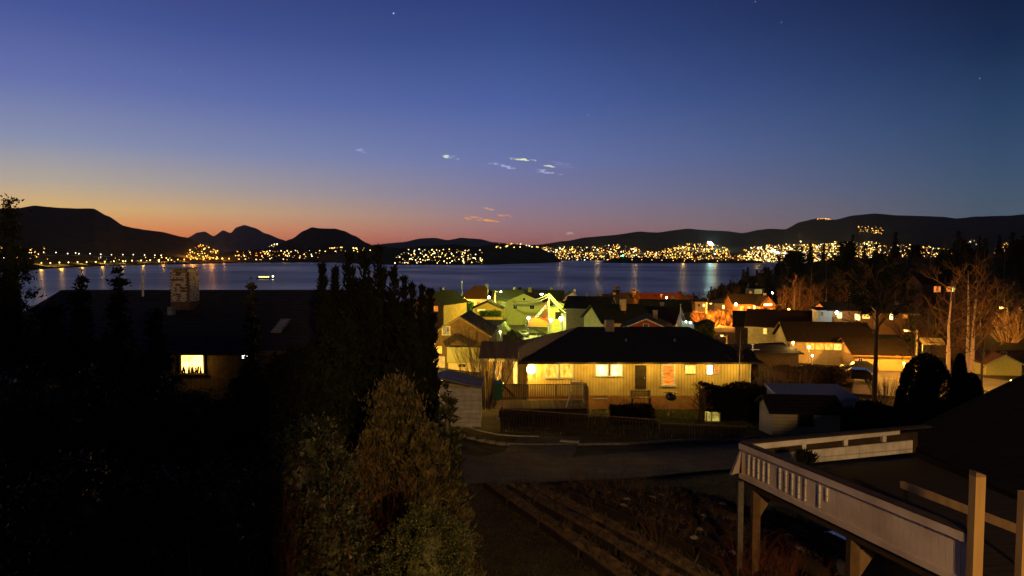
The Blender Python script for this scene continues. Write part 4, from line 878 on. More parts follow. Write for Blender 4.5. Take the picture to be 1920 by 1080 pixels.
for k in range(26):
    xx = random.uniform(u0 + .05, u1 - .05); hh = random.uniform(.08, .3); z_ = hz(0, LD, 699) - lg
    pl.bar((xx, -hdL - .12, z_), (xx + random.uniform(-.08, .08), -hdL - .12, z_ + hh), .03, .03)
pl.build('window_plants', CYPR, LH, kind='stuff')
cz0, cz1 = hz(340, 28.6, 566) - lg, hz(340, 28.6, 508) - lg; cw0, cw1 = px_x(320, 28.6), px_x(355, 28.6)
ch = MB().box(((cw0 + cw1) / 2 - cxL, 28.6 - 31 + .4, (cz0 + cz1) / 2 - .2), (cw1 - cw0, .9, cz1 - cz0 + .3)).build('chimney', mat('dark_mortar', (.15, .1, .07)), LH)
bm_ = MB().box((0, 0, 0), (.2, .035, .052)).mesh('brick', BRICKW); cx_ = (cw0 + cw1) / 2 - cxL; rows_ = int((cz1 - cz0) / .07)
bs = MB(); 
for r_ in range(rows_):
    nbr = int((cw1 - cw0) / .22)
    for k in range(nbr):
        if random.random() < .1: continue
        bs.box((cx_ - (cw1 - cw0) / 2 + .11 + k * .22 + (.05 if r_ % 2 else 0), 28.6 - 31 - .06 + random.uniform(-.008, .008), cz0 + .04 + r_ * .07), (.2, .03, .055))
    for k in range(4): bs.box((cx_ + (cw1 - cw0) / 2 + .005, 28.6 - 31 + .08 + k * .22, cz0 + .04 + r_ * .07), (.03, .2, .055))
bs.build('brickwork', BRICKW, ch, kind='stuff')
MB().box((cx_, -2.0, cz1 + .1), (cw1 - cw0 + .14, 1.04, .06)).build('cap', CONC, ch)
for sx in (-.36, 0, .36): MB().box((cx_ + sx, -2.0, cz1 + .02), (.08, .8, .14)).build('cap_support', BRICKW, ch)
MB().box((px_x(315, 27.6) - cxL, -3.2, hz(0, 27.6, 584) - lg), (.2, .3, .34)).build('roof_vent', GREYP, LH)
sk = MB().bar((px_x(522, 27) - cxL, -4.4, hz(0, 26.6, 628) - lg + .1), (px_x(522, 27) - cxL, -3.2, hz(0, 27.7, 604) - lg + .1), .42, .08).build('skylight', GREYP, LH)
MB().bar((px_x(522, 27) - cxL, -4.3, hz(0, 26.6, 626) - lg + .13), (px_x(522, 27) - cxL, -3.3, hz(0, 27.7, 606) - lg + .13), .3, .06).build('pane', mat('pale_skylight_pane', (.5, .5, .5), rough=.3), sk)
# ---------------------------------------------------------------- white terrace on the right
def terrace():
    A_ = Vector((5.24, 15.0, H - 4.28)); Bp = Vector((6.62, 9.45, H - 4.02)); Cp = Vector((10.3, 16.3, H - 4.22))
    g = thing('terrace', 'roof terrace with white board parapet above a dark carport', 'terrace', A_)
    zf = -.78
    e1 = Bp - A_; e2 = Cp - A_
    # long side parapet: stacked fascia boards and upright boards
    L = e1.length; d = e1.normalized(); out = Vector((-d.y, d.x, 0)) * -1
    if out.x > 0: out = -out
    nbd = 44
    for k in range(nbd):
        t0 = L * k / nbd; t1 = L * (k + 1) / nbd - .012
        a0, a1 = d * t0, d * t1
        o = MB().add([a0 + Vector((0, 0, -.1)), a1 + Vector((0, 0, -.1)), a1 + Vector((0, 0, -.72)), a0 + Vector((0, 0, -.72)),
                      a0 - out * .03 + Vector((0, 0, -.1)), a1 - out * .03 + Vector((0, 0, -.1)), a1 - out * .03 + Vector((0, 0, -.72)), a0 - out * .03 + Vector((0, 0, -.72))],
                     [(0, 1, 2, 3), (7, 6, 5, 4), (0, 3, 7, 4), (1, 5, 6, 2), (0, 4, 5, 1), (3, 2, 6, 7)]).build('parapet_board', WHITE2, g)
    slots = [.30, .48, .66, .84, 1.02, 1.4, 1.6, 1.8, 2.0, 2.2, 2.6, 2.8]
    for s_ in slots:
        hh = .44 if s_ < 2.7 else .25
        MB().bar(d * s_ + out * .025 + Vector((0, 0, -.2)), d * s_ + out * .025 + Vector((0, 0, -.2 - hh)), .035, .03, up=out).build('raised_batten', WHITE, g)
    MB().bar(out * .04 + Vector((0, 0, -.06)), d * L + out * .04 + Vector((0, 0, -.06)), .09, .13).build('fascia', WHITE2, g)
    MB().bar(Vector((0, 0, .025)), d * L + Vector((0, 0, .025)), .16, .03).build('capping', DARKW, g)
    MB().bar(out * .03 + Vector((0, 0, -.74)), d * L + out * .03 + Vector((0, 0, -.74)), .08, .1).build('fascia', WHITE2, g)
    # far railing
    L2 = e2.length; d2 = e2.normalized()
    MB().bar(Vector((.05, .05, .0)), d2 * L2 + Vector((0, 0, .0)), .2, .035).build('capping', DARKW, g)
    MB().bar(Vector((.15, -.02, -.09)), d2 * (L2 - .9) + Vector((0, -.02, -.06)), .05, .13).build('top_board', WHITE, g)
    for s_ in (.5, 1.6, 2.75, 3.85): MB().box(d2 * s_ + Vector((0, -.04, -.19)), (.09, .12, .16)).build('bracket', WHITE, g)
    nb2 = 22
    for k in range(nb2):
        s0 = .45 + (L2 - .95) * k / nb2; wv = (L2 - .95) / nb2
        MB().box(d2 * (s0 + wv / 2) + Vector((0, -.02, -.46 + (.0 if k > 1 else .0))), (wv - .008, .04, .3), rz=math.atan2(d2.y, d2.x)).build('panel_board', WHITE, g)
    MB().bar(d2 * .6 + Vector((0, .1, -.4)), d2 * (L2 - .3) + Vector((0, .1, -.4)), .1, .5).build('back_board', DARKW, g)
    # floor boards
    nf = 30; wbd = L / nf
    for k in range(nf):
        s0 = d * (wbd * (k + .5)); MB().bar(s0 + Vector((.05, .012, zf)), s0 + d2 * 6.5 + Vector((0, 0, zf)), wbd - .015, .05).build('floor_board', mat('terrace_boards', (.04, .03, .018), (.022, .017, .011), stretch=(.3, 3, 1)), g)
    # carport beams and posts
    MB().bar(Vector((.1, 0, zf - .12)), d * L + Vector((.1, 0, zf - .12)), .12, .16).build('beam', DARKW, g)
    for s_ in (.35, 3.3):
        q = d * s_ + Vector((.12, 0, 0)); base_ = ground(A_.x + q.x, A_.y + q.y) - A_.z
        po = MB().box(q + Vector((0, 0, (zf - .2 + base_) / 2)), (.17, .17, zf - .2 - base_)).build('post', mat('shaded_wood', (.15, .09, .04), (.09, .055, .025)), g)  # darker wood colour carries the shade on the posts below the terrace
        MB().prism([(q.x + .02, zf - .22), (q.x + .42, zf - .22), (q.x + .09, zf - .75)], 'y', q.y - .07, q.y + .07).build('knee_brace', WOOD, po)
    q = Vector((-.12, -.05, 0)); base_ = ground(A_.x, A_.y) - A_.z
    MB().box(q + Vector((.05, -.1, (zf - .1 + base_) / 2)), (.12, .1, zf - base_)).build('downpipe', mat('dull_zinc', (.14, .13, .12)), g)
    MB().add([(-.02, -.02, -.15), (-.3, -.25, -.62), (-.32, -.2, -.68), (-.02, .1, -.72)], [(0, 1, 2, 3)]).add([(-.02, .05, -.15), (-.3, -.18, -.62), (-.32, -.13, -.68), (-.02, .16, -.72)], [(0, 1, 2, 3)]).build('gutter_hopper', WHITE2, g)
    return A_, Bp, d, d2
TA, TB, td, td2 = terrace()
p = at(1833, 892, 9.3); g = thing('timber_post', 'tall yellow lit timber post at the near end of the parapet', 'post', (p.x, 9.3, H - 7.0))
MB().box((0, 0, (p.z - H + 7) / 2), (.14, .14, p.z - H + 7)).build('shaft', mat('yellow_timber', (.55, .36, .13), (.4, .25, .09), stretch=(1, 1, .12), scale=6), g)
MB().prism([(-.07, 0), (.07, 0), (.07, .03), (-.07, .07)], 'y', -.07, .07).build('top', WOOD, g, loc=(0, 0, p.z - H + 7))
p = at(1923, 922, 8.7); g = thing('timber_post', 'second timber post cut by the right edge of the picture', 'post', (p.x, 8.7, H - 7.0))
MB().box((0, 0, (p.z - H + 7) / 2), (.12, .12, p.z - H + 7)).build('shaft', mat('yellow_timber', (.55, .36, .13)), g)
a, b_ = at(1690, 908, 12.2), at(1985, 1022, 9.2); g = thing('handrail', 'reflected indoor beam built as a sloping rail behind the post', 'handrail', a)  # window-pane reflection of an indoor beam, built as an added rail
MB().bar((0, 0, 0), b_ - a, .05, .13).build('rail', mat('yellow_timber', (.55, .36, .13)), g)
for t_ in (.05, .5, .95): q = (b_ - a) * t_; MB().box(q + Vector((0, .04, -.45)), (.05, .05, .85)).build('post', DARKW, g)
# neighbour roof on the right
BLK = mat('black_roof_tile', (.012, .011, .01), (.008, .007, .007), scale=5, bump=.3, rough=.9, spec=.08)
rk0, rk1 = at(1672, 822, 17.3), at(1960, 682, 17.3)
g = thing('dark_roof_house', 'black tiled roof rising to the right edge beside the terrace', 'house', (10.3, 0, H))
zE = rk0.z - H; xE = rk0.x - 10.3; xR = rk1.x - 10.3 + 3; zR = zE + (rk1.z - rk0.z) / (rk1.x - rk0.x) * (xR - xE)
MB().prism([(xE, zE), (xR, zR), (xR + 4, zR - 2), (xR + 4, zR - 2.2), (xR, zR - .2), (xE, zE - .2)], 'y', 9.0, 17.3).build('roof', BLK, g)
MB().prism([(xE + .6, -7.5), (xR + 3.5, -7.5), (xR + 3.5, zR - 2.2), (xR, zR - .3), (xE + .6, zE)], 'y', 9.6, 16.8).build('wall', DARKW, g)
tr = MB().box((0, 0, 0), (.33, .3, .03), rz=0)
slope = math.atan2(zR - zE, xR - xE); R_ = Matrix.Rotation(-slope, 3, 'Y')
tm = MB().box((0, 0, 0), (.36, .27, .035), m=R_).mesh('roof_tile', BLK); cnt = 0
for j in range(14):
    for i_ in range(21):
        if cnt >= 290: break
        x_ = xE + .17 + j * .32 * math.cos(slope); o = link('roof_tile', tm, g, loc=(x_, 16.9 - i_ * .29, zE + (x_ - xE) * math.tan(slope) + .03)); cnt += 1
# ---------------------------------------------------------------- vegetation
def leaf_mesh(name, pts, nrm, size, material, aspect=1.6, jitter=.5, droop=0):
    n_ = len(pts); P_ = np.asarray(pts); sz = size * RNG.uniform(.6, 1.4, (n_, 1))
    d1 = np.asarray(nrm) + RNG.normal(0, jitter, (n_, 3)); d1[:, 2] += droop; d1 /= np.linalg.norm(d1, axis=1, keepdims=True) + 1e-9
    d2 = np.cross(d1, RNG.normal(0, 1, (n_, 3))); d2 /= np.linalg.norm(d2, axis=1, keepdims=True) + 1e-9
    a = P_ - d2 * sz * .5; b_ = P_ + d2 * sz * .5; c_ = P_ + d1 * sz * aspect
    v_ = np.stack([a, b_, c_], 1).reshape(-1, 3).astype(np.float32)
    me = bpy.data.meshes.new(name); me.vertices.add(3 * n_); me.vertices.foreach_set('co', v_.ravel())
    me.loops.add(3 * n_); me.loops.foreach_set('vertex_index', np.arange(3 * n_, dtype=np.int32))
    me.polygons.add(n_); me.polygons.foreach_set('loop_start', np.arange(0, 3 * n_, 3, dtype=np.int32)); me.polygons.foreach_set('loop_total', np.full(n_, 3, dtype=np.int32))
    me.update(calc_edges=True); me.materials.append(material); return me
def crown_pts(n, prof, h, rmax, lump=.25, clump=9, seed=0, inner=.45, clus=True):
    """prof(t)-> relative radius at height t; returns points in an uneven shell"""
    r_ = np.random.default_rng(seed); t = r_.random(n * 3); R = np.array([prof(x) for x in t]); keep = r_.random(n * 3) < (R + .05) / 1.05
    t, R = t[keep][:n], R[keep][:n]; th = r_.uniform(0, 2 * np.pi, len(t))
    ph = r_.uniform(0, 6.28, 6)
    L = 1 + lump * (np.sin(clump * th + 13 * t + ph[0]) * .5 + np.sin(clump * .5 * th - 21 * t + ph[1]) * .5 + .4 * np.sin(37 * t + 3 * th + ph[2]))
    rad = R * rmax * L * (inner + (1 - inner) * r_.random(len(t)) ** .5)
    P_ = np.stack([rad * np.cos(th), rad * np.sin(th), t * h], 1); nr = np.stack([np.cos(th), np.sin(th), .5 + 0 * th], 1)
    if not clus: return P_, nr
    k_ = max(30, int(n / 90)); ci = r_.choice(len(P_), k_); cc = P_[ci]; sg = max(.03, rmax * CL)
    a_ = r_.integers(0, k_, len(P_)); Q = cc[a_] + r_.normal(0, 1, P_.shape) * sg * r_.uniform(.5, 1.3, (len(P_), 1)) * np.array([1, 1, .7]); m_ = r_.random(len(P_)) < .86
    P_ = np.where(m_[:, None], Q, P_); P_[:, 2] = np.clip(P_[:, 2], 0, h * 1.02)
    return P_, nr
CL = .1
def bush(name, label, cat, loc, h, r, n, size, material, prof, lump=.25, clump=9, seed=1, trunk=BARK, droop=.2, sq=(1, 1), group=None, aspect=1.6, inner=.45, jitter=.5, clus=True):
    g = thing(name, label, cat, loc, 0, group)
    P_, nr = crown_pts(n, prof, h, r, lump, clump, seed, inner, clus); P_[:, 0] *= sq[0]; P_[:, 1] *= sq[1]
    link('crown', leaf_mesh('crown', P_, nr, size, material, droop=droop, aspect=aspect, jitter=jitter), g)
    core = MB(); ns = 10; nvv = 10
    for j in range(nvv + 1):
        t = j / nvv
        for i_ in range(ns):
            th = 2 * math.pi * i_ / ns; rr = prof(min(t, .97)) * r * .55 * (1 + .2 * math.sin(3 * th + 9 * t + seed))
            core.v.append((rr * sq[0] * math.cos(th), rr * sq[1] * math.sin(th), t * h * .93))
    for j in range(nvv):
        for i_ in range(ns): i2 = (i_ + 1) % ns; core.f.append((j * ns + i_, j * ns + i2, (j + 1) * ns + i2, (j + 1) * ns + i_))
    link('inner_foliage', core.mesh('inner_foliage', material, True), g)
    MB().tube([(0, 0, -.5), (0, 0, h * .8)], [r * .08 + .03, .02], 6).build('trunk', trunk, g)
    return g
col_ = lambda t: (min(1, (t + .02) * 8) ** .5) * (1 - t ** 4) ** .8 * (1 - .25 * t)
cone = lambda t: max(0, (1 - t)) ** .8 * min(1, (t + .05) * 6)
boxy = lambda t: min(1, (t + .05) * 5) * (1 - t ** 7) ** .7 * (1 - .3 * t)
rnd = lambda t: math.sqrt(max(0, 1 - (2 * t - 1) ** 2)) * .95 + .05
dome = lambda t: math.sqrt(max(0, 1 - t * t))
thuj = lambda t: (1 - t) ** .62 * min(1, (t + .08) * 4)
def G(x, y): return Vector((x, y, ground(x, y)))
def tree_at(px, top, D, wpx, **k): x_ = px_x(px, D); zg = ground(x_, D); return Vector((x_, D, zg)), hz(px, D, top) - zg, wpx / 2 / F * D
cyp = [(604, 498, 22, 34, 'leftmost narrow cypress of the tall dark clump'), (629, 500, 22.4, 16, 'thinnest cypress spire in the tall dark clump'), (655, 478, 22, 52, 'broad cypress left of the tallest spires'),
       (683, 470, 21.6, 50, 'tallest dark cypress with its top over the far shore'), (712, 468, 22, 54, 'tall cypress at the right shoulder of the dark clump'), (738, 500, 21.4, 42, 'cypress sloping down the right side of the clump'),
       (757, 516, 22.4, 18, 'slender short cypress just right of the clump'), (772, 530, 22, 22, 'short cypress third from the right'), (790, 534, 22.5, 24, 'short cypress second from the right'), (806, 545, 23, 30, 'rightmost short cypress before the brown house')]
for i_, (px, top, D, w_, lab) in enumerate(cyp):
    loc, h_, r_ = tree_at(px, top, D, w_); bush('cypress', lab, 'cypress', loc, h_, r_, 9000, .085, CYPR, col_, .22, 7, seed=20 + i_, droop=1.2, aspect=2.2, group='columnar cypresses in the left garden')
for px, top, D, w_, lab in [(760, 610, 20, 110, 'wide dark conifer filling the gap under the short cypresses'), (640, 600, 19, 150, 'dark bushy conifer below the tall cypress clump'), (560, 655, 17, 150, 'dark laurel mass left of the cypress clump')]:
    loc, h_, r_ = tree_at(px, top, D, w_); bush('conifer', lab, 'conifer', loc, h_, r_, 12000, .1, CYPR, rnd if px < 600 else col_, .3, 6, seed=px, droop=.8)
# bronze thuja, side shrub, round box
loc, h_, r_ = tree_at(722, 712, 13.5, 190); loc.x += .22; bush('thuja', 'bronze green thuja with feathery pointed top in the near garden', 'thuja', loc, h_, r_ * 1.18, 36000, .042, THUJA, thuj, .3, 8, seed=3, droop=1.3, aspect=2.6, inner=.6)
loc, h_, r_ = tree_at(800, 800, 12.5, 130); bush('thuja', 'lower bronze thuja shoulder lit from the right', 'thuja', loc, h_, r_ * 1.12, 20000, .042, THUJA, col_, .4, 7, seed=5, droop=.9, aspect=2.6, inner=.6)
loc, h_, r_ = tree_at(838, 722, 15.5, 58); bush('laurel', 'glossy dark laurel bush against the pale shed', 'shrub', loc, h_, r_, 5000, .09, LAUR, col_, .3, 6, seed=6, droop=.3)
loc, h_, r_ = tree_at(800, 948, 8.6, 150); bush('box_bush', 'rounded small leaved bush at the bottom edge lit yellow green', 'bush', loc, h_, r_ * 1.3, 46000, .021, BOXL, lambda t: min(1, (t + .05) * 5) * (1 - t ** 5) ** .55, .2, 5, seed=8, droop=.3, inner=.75)
loc, h_, r_ = tree_at(853, 975, 9.0, 55); bush('box_bush', 'darker narrow bush leaning behind the rounded bush', 'bush', loc, h_, r_, 8000, .025, GREENL, col_, .15, 6, seed=9, droop=.3, inner=.7)
loc, h_, r_ = tree_at(742, 985, 9.6, 120); bush('box_bush', 'low dark bush between the bronze thuja and the rounded bush', 'bush', loc, h_, r_, 16000, .028, LAUR, boxy, .15, 6, seed=10, droop=.3, inner=.7)
# mixed dark shrubs lower left
shr = [(60, 690, 12, 300, LAUR, 'broad black green shrub at the far left edge'), (200, 640, 13.5, 260, LAUR, 'dark leafy shrub before the glaring window left side'), (330, 745, 12, 230, LAUR, 'dark shrub under the glaring window'),
       (470, 700, 12.5, 200, CYPR, 'dark conifer shrub right of the glaring window'), (560, 790, 10.5, 220, LAUR, 'glossy shrub in the middle of the dark garden'), (130, 860, 8.5, 330, LAUR, 'near black shrub in the lower left corner'),
       (380, 880, 8.8, 300, LAUR, 'glossy shrub in the lower left behind the twigs'), (600, 900, 9.2, 220, LAUR, 'dark shrub left of the rounded bush'), (250, 760, 10.8, 240, CYPR, 'dark conifer shrub left of centre')]
for i_, (px, top, D, w_, m_, lab) in enumerate(shr):
    loc, h_, r_ = tree_at(px, top, D, w_); bush('shrub', lab, 'shrub', loc, h_, r_, 26000, .036 if m_ is LAUR else .04, m_, dome if i_ % 2 else rnd, .35, 5, seed=40 + i_, droop=.2, inner=.5)
con = [(20, 376, 15, 130, 'tall loose conifer rising above the hills at the left edge'), (150, 505, 13, 90, 'loose conifer left of the open water'), (222, 500, 13.5, 90, 'feathery conifer top before the water'), (470, 518, 15.5, 64, 'slim feathery conifer before the dark roof'), (95, 560, 12.5, 150, 'dense conifer at the far left'), (290, 580, 14, 100, 'low feathery conifer before the chimney house')]
for i_, (px, top, D, w_, lab) in enumerate(con):
    loc, h_, r_ = tree_at(px, top, D, w_); bush('conifer', lab, 'conifer', loc, h_, r_ * 1.15, 14000, .045, CYPR if i_ != 3 else THUJA, cone, .45, 5, seed=60 + i_, droop=.1, inner=.15, jitter=.7)
# ---- bare trees
def branches(mb, p, d, L, r, depth, rng, spread=.5, n=3, nseg=3, sides=3, up=.15):
    pts = [Vector(p)]; dd = Vector(d)
    for s_ in range(nseg):
        dd = (dd + Vector((rng.uniform(-1, 1), rng.uniform(-1, 1), rng.uniform(-1, 1) + up)) * .16).normalized(); pts.append(pts[-1] + dd * L / nseg)
    mb.tube(pts, [r * (1 - .45 * k / nseg) for k in range(nseg + 1)], sides, cap=False)
    if depth <= 0: return
    for k in range(n):
        t = rng.uniform(.35, 1.0) if k else 1.0; q = pts[min(int(t * nseg), nseg)] if k == 0 else pts[0].lerp(pts[-1], t)
        nd = (dd + Vector((rng.gauss(0, spread), rng.gauss(0, spread), rng.gauss(0, spread * .6) + up))).normalized()
        branches(mb, q, nd, L * rng.uniform(.55, .78), r * .55, depth - 1, rng, spread, n, nseg, sides, up)
def bare_tree(name, label, cat, loc, h, r, seed, trunkm, twigm, depth=4, n=4, spread=.5, lean=(0, 0), trunk_frac=.9, group=None, first=.3, twig_r=None):
    rng = random.Random(seed); g = thing(name, label, cat, loc, 0, group)
    pts = [Vector((lean[0] * t * h + rng.uniform(-.012, .012) * h * t, lean[1] * t * h + rng.uniform(-.01, .01) * h * t, t * h * trunk_frac - .4 * (t == 0))) for t in (0, .2, .4, .6, .8, 1)]
    MB().tube(pts, [r, r * .85, r * .7, r * .52, r * .34, r * .12], 8).build('trunk', trunkm, g, sm=True)
    cr = MB()
    for k in range(16):
        t = first + (1 - first) * (k / 16); i0 = min(int(t * 5), 4); p = pts[i0].lerp(pts[i0 + 1], t * 5 - i0)
        a = k * 2.4 + rng.random(); d = Vector((math.cos(a), math.sin(a), rng.uniform(.5, 1.3))).normalized()
        branches(cr, p, d, h * .2 * (1.15 - t * .6), twig_r or r * .26, depth - 2, rng, spread, n)
    cr.build('crown', twigm, g); return g
loc = gl(1785, 58); bare_tree('birch', 'pale birch trunk left of the forked pair, lit orange', 'birch', loc, hz(1785, 58, 500) - loc.z, .2, 5, BIRCH, TWIG, n=4, lean=(-.01, 0), first=.35)
loc = gl(1822, 60); bare_tree('birch', 'left trunk of the forked birch pair lit orange', 'birch', loc, hz(1820, 60, 480) - loc.z, .2, 6, BIRCH, TWIG, n=4, lean=(-.015, 0), first=.35)
loc = gl(1823, 59); bare_tree('birch', 'right leaning trunk of the forked birch pair', 'birch', loc, hz(1838, 59, 500) - loc.z, .26, 7, BIRCH, TWIG, n=4, lean=(.05, 0), first=.35)
loc = gl(1848, 63); bare_tree('bare_tree', 'dark bare tree right of the birches', 'tree', loc, hz(1850, 63, 520) - loc.z, .14, 8, BARK, TWIG, n=4, first=.25)
loc = gl(1718, 70); bare_tree('bare_tree', 'spreading bare tree behind the orange garage', 'tree', loc, hz(1700, 70, 560) - loc.z, .14, 9, BARK, TWIG, n=4, first=.2)
loc = gl(1646, 47); bare_tree('pine_tree', 'tall dark trunk standing before the orange garage', 'pine', loc, hz(1650, 47, 478) - loc.z, .2, 10, BARK, TWIG, n=4, first=.55)
pn = [o for o in C.objects if o.name.startswith('pine_tree')][0]
P_, nr = crown_pts(5000, lambda t: math.sin(math.pi * min(t + .05, 1)) ** .7, 4.6, 2.1, .5, 4, 77, .2); P_[:, 2] += hz(1650, 47, 478) - loc.z - 4.4
link('needles', leaf_mesh('needles', P_, nr, .1, SPRUCE), pn)
loc = at(1312, 792, 42.5); bare_tree('apple_tree', 'small bare apple tree before the bungalow wall', 'tree', loc, 3.0, .11, 11, BARK, REDTW, n=3, first=.22, spread=.7, trunk_frac=.8, twig_r=.04)
loc = at(1386, 745, 47.5); bare_tree('sapling', 'thin sapling with two stems right of the apple tree', 'tree', loc, 4.8, .05, 12, WHITE2, TWIG, n=2, depth=3, first=.45, trunk_frac=1)
loc = at(1300, 600, 110)
# leafless bush in front of the brown house
def twiggy(name, label, loc, h, spread, n, m_, seed, r=.02, depth=2, cat='shrub', lean=.25):
    rng = random.Random(seed); g = thing(name, label, cat, loc); mb = MB(); st = MB()
    for k in range(n):
        a = rng.uniform(0, 6.28); q = rng.random() ** .5 * spread; p = Vector((math.cos(a) * q * .4, math.sin(a) * q * .4, -.1))
        d = Vector((math.cos(a) * q / spread * lean * 2, math.sin(a) * q / spread * lean * 2, 1)).normalized(); L = h * rng.uniform(.45, .8)
        top = p + d * L; st.tube([p, p.lerp(top, .5) + Vector((rng.uniform(-.05, .05), 0, 0)), top], [r, r * .8, r * .5], 3, cap=False)
        branches(mb, p.lerp(top, .55), d, L * .5, r * .5, depth, rng, .45, 3, 2); branches(mb, top, d, L * .35, r * .45, depth - 1, rng, .4, 3, 2)
    st.build('stems', m_, g); mb.build('twigs', m_, g); return g
twiggy('bare_bush', 'big reddish bare bush between shed and yellow annex', at(912, 762, 44), 5.0, 1.9, 60, TWIGP, 31, .028, 3)
twiggy('bare_bush', 'twiggy brown bush under the bungalow windows', at(1168, 790, 44), 1.7, 1.3, 34, TWIG, 32, .018, 2); twiggy('bare_bush', 'low twiggy bush beside the garden bench', at(1215, 790, 43), 1.5, 1.2, 30, TWIG, 33, .018, 2)
twiggy('bare_bush', 'orange lit bare bush right of the bungalow wall', at(1448, 745, 52), 2.6, 1.6, 34, TWIGP, 34, .02, 2); twiggy('bare_bush', 'bare bush glowing over the greenish lamp behind the hut', at(1495, 738, 52), 2.4, 1.8, 34, TWIGP, 35, .02, 2)
twiggy('bare_bush', 'round bare bush before the orange driveway', at(1660, 755, 46), 1.8, 1.8, 30, TWIG, 36, .018, 2)
twiggy('red_twig_bush', 'red stemmed bush at the bottom right under the terrace', at(1440, 1135, 14.0), 1.4, 1.2, 50, REDTW, 37, .008, 3, lean=.4)
twiggy('red_twig_bush', 'red stemmed bush at the bottom edge left of centre', G(-3.2, 7.6), 3.3, 1.4, 26, REDTW, 38, .009, 2, lean=.12)
twiggy('red_twig_bush', 'thin red shoots in front of the rounded bush', G(-2.2, 9.6), 3.4, 1.3, 22, REDTW, 39, .008, 2, lean=.12)
st = MB(); rg = random.Random(4); g = thing('cane_clump', 'few straight glowing canes rising at the bottom left edge', 'canes', G(-2.9, 6.6))
for k in range(14):
    px = rg.uniform(310, 560); top = rg.uniform(985, 1065); a = at(px, top, 6.4); b2 = at(px + rg.uniform(-10, 60), 1180, 6.6); b2.z = a.z - 2.0
    MB().tube([b2 - Vector(g.location), (b2 + a) / 2 - Vector(g.location) + Vector((.02, 0, 0)), a - Vector(g.location)], [.012, .009, .003], 4).build('cane', REDTW, g)
for i_, (px, row, D, h_, lab) in enumerate([(1090, 905, 24, .8, 'dry flower stalks at the head of the vegetable beds'), (1165, 925, 22.5, .9, 'dry brown plant beside the asphalt turn'), (1245, 1010, 17.5, .8, 'dead perennial in the right vegetable bed'), (1130, 950, 21, .6, 'low dry plant between the beds')]):
    x_ = px_x(px, D); twiggy('dry_plant', lab, G(x_, D), h_, .8, 24, TWIG, 80 + i_, .009, 2, lean=.5)
p = at(1508, 868, 13.9); bush('potted_plant', 'small spiky plant on the terrace by the parapet', 'plant', Vector((p.x, p.y, p.z - .18)), .34, .2, 900, .035, CYPR, rnd, .3, 6, seed=90, droop=.8, aspect=5, inner=.1)
# hedges
def hedge(px0_, px1_, D, row_top, row_bot, depth, label, m_=GREENL, n=9000, size=.09, lump=.12):
    a, b_ = px_x(px0_, D), px_x(px1_, D); zt = hz(0, D, row_top); zb_ = hz(0, D, row_bot); g = thing('hedge', label, 'hedge', ((a + b_) / 2, D + depth / 2, zb_))
    w_, h_ = b_ - a, zt - zb_; r_ = RNG; f = r_.random((n, 3)); P_ = np.stack([(f[:, 0] - .5) * w_, (f[:, 1] - .5) * depth, f[:, 2] * h_], 1)
    side = r_.integers(0, 3, n); P_[side == 0, 1] = -depth / 2 + r_.normal(0, .05, (side == 0).sum()); P_[side == 1, 2] = h_ * (1 + lump * np.sin(P_[side == 1, 0] * 2.1) * .5) + r_.normal(0, .06, (side == 1).sum())
    nr = np.tile([0, -.6, .7], (n, 1)); link('foliage', leaf_mesh('foliage', P_, nr, size, m_, jitter=.7), g)
    MB().box((0, 0, h_ * .46), (w_ * .97, depth * .85, h_ * .9)).build('inner_foliage', m_, g)
hedge(1328, 1455, 44, 733, 800, 2.2, 'dark clipped hedge right of the apple tree', CYPR); hedge(862, 886, 190, 570, 588, 4, 'green hedge below the rust red house', GREENL, 2500, .35)
hedge(1312, 1342, 100, 608, 650, 3, 'yellow lit hedge beside the pale blue wall', GREENL, 4000, .2); hedge(900, 940, 145, 586, 594, 2, 'low green hedge before the orange carport', GREENL, 2500, .25)
hedge(1150, 1230, 42.5, 770, 800, 1.4, 'low dark hedge behind the fence', CYPR); hedge(1560, 1690, 40, 768, 815, 2, 'dark hedge between hut and black cypress', CYPR)
hedge(1480, 1600, 70, 700, 745, 4, 'brown winter hedge below the dark garages', TWIG, 7000, .15)
loc, h_, r_ = tree_at(959, 620, 112, 26); bush('round_bush', 'round green bush beside the cars on the lit street', 'bush', loc, h_, r_ * .8, 3000, .14, GREENL, rnd, .15, 5, seed=91)
for px, top, D, w_, lab in [(1742, 664, 33, 112, 'large black cypress standing before the orange garage'), (1806, 664, 40, 30, 'small black cypress between the birch trunks'), (1828, 700, 38, 50, 'dark shrub at the foot of the birches'), (1862, 760, 30, 90, 'dark shrub before the black roof'), (1405, 655, 70, 40, 'dark round tree behind the bungalow corner')]:
    loc, h_, r_ = tree_at(px, top, D, w_); bush('cypress' if 'cypress' in lab else 'shrub', lab, 'cypress' if 'cypress' in lab else 'shrub', loc, h_, r_, 16000, .07, CYPR, boxy, .07, 6, seed=px, droop=1.0, inner=.8, clus=False)
# small trees standing against the water
for px, top, D, w_, lab in [(1156, 535, 200, 18, 'small bushy tree against the water in the middle'), (1188, 544, 195, 26, 'dark tree left of the white chimney'), (1278, 548, 230, 40, 'dark round tree at the edge of the forest slope'), (980, 540, 215, 60, 'dark tree crown behind the green lit gable'), (1010, 541, 220, 50, 'dark tree crown over the long dark roof'), (1062, 550, 215, 30, 'dark crown beside the white gable')]:
    loc, h_, r_ = tree_at(px, top, D, w_); bush('small_tree', lab, 'tree', loc, h_, r_, 3500, .3, BROWNL if False else TWIG, rnd, .3, 5, seed=px)
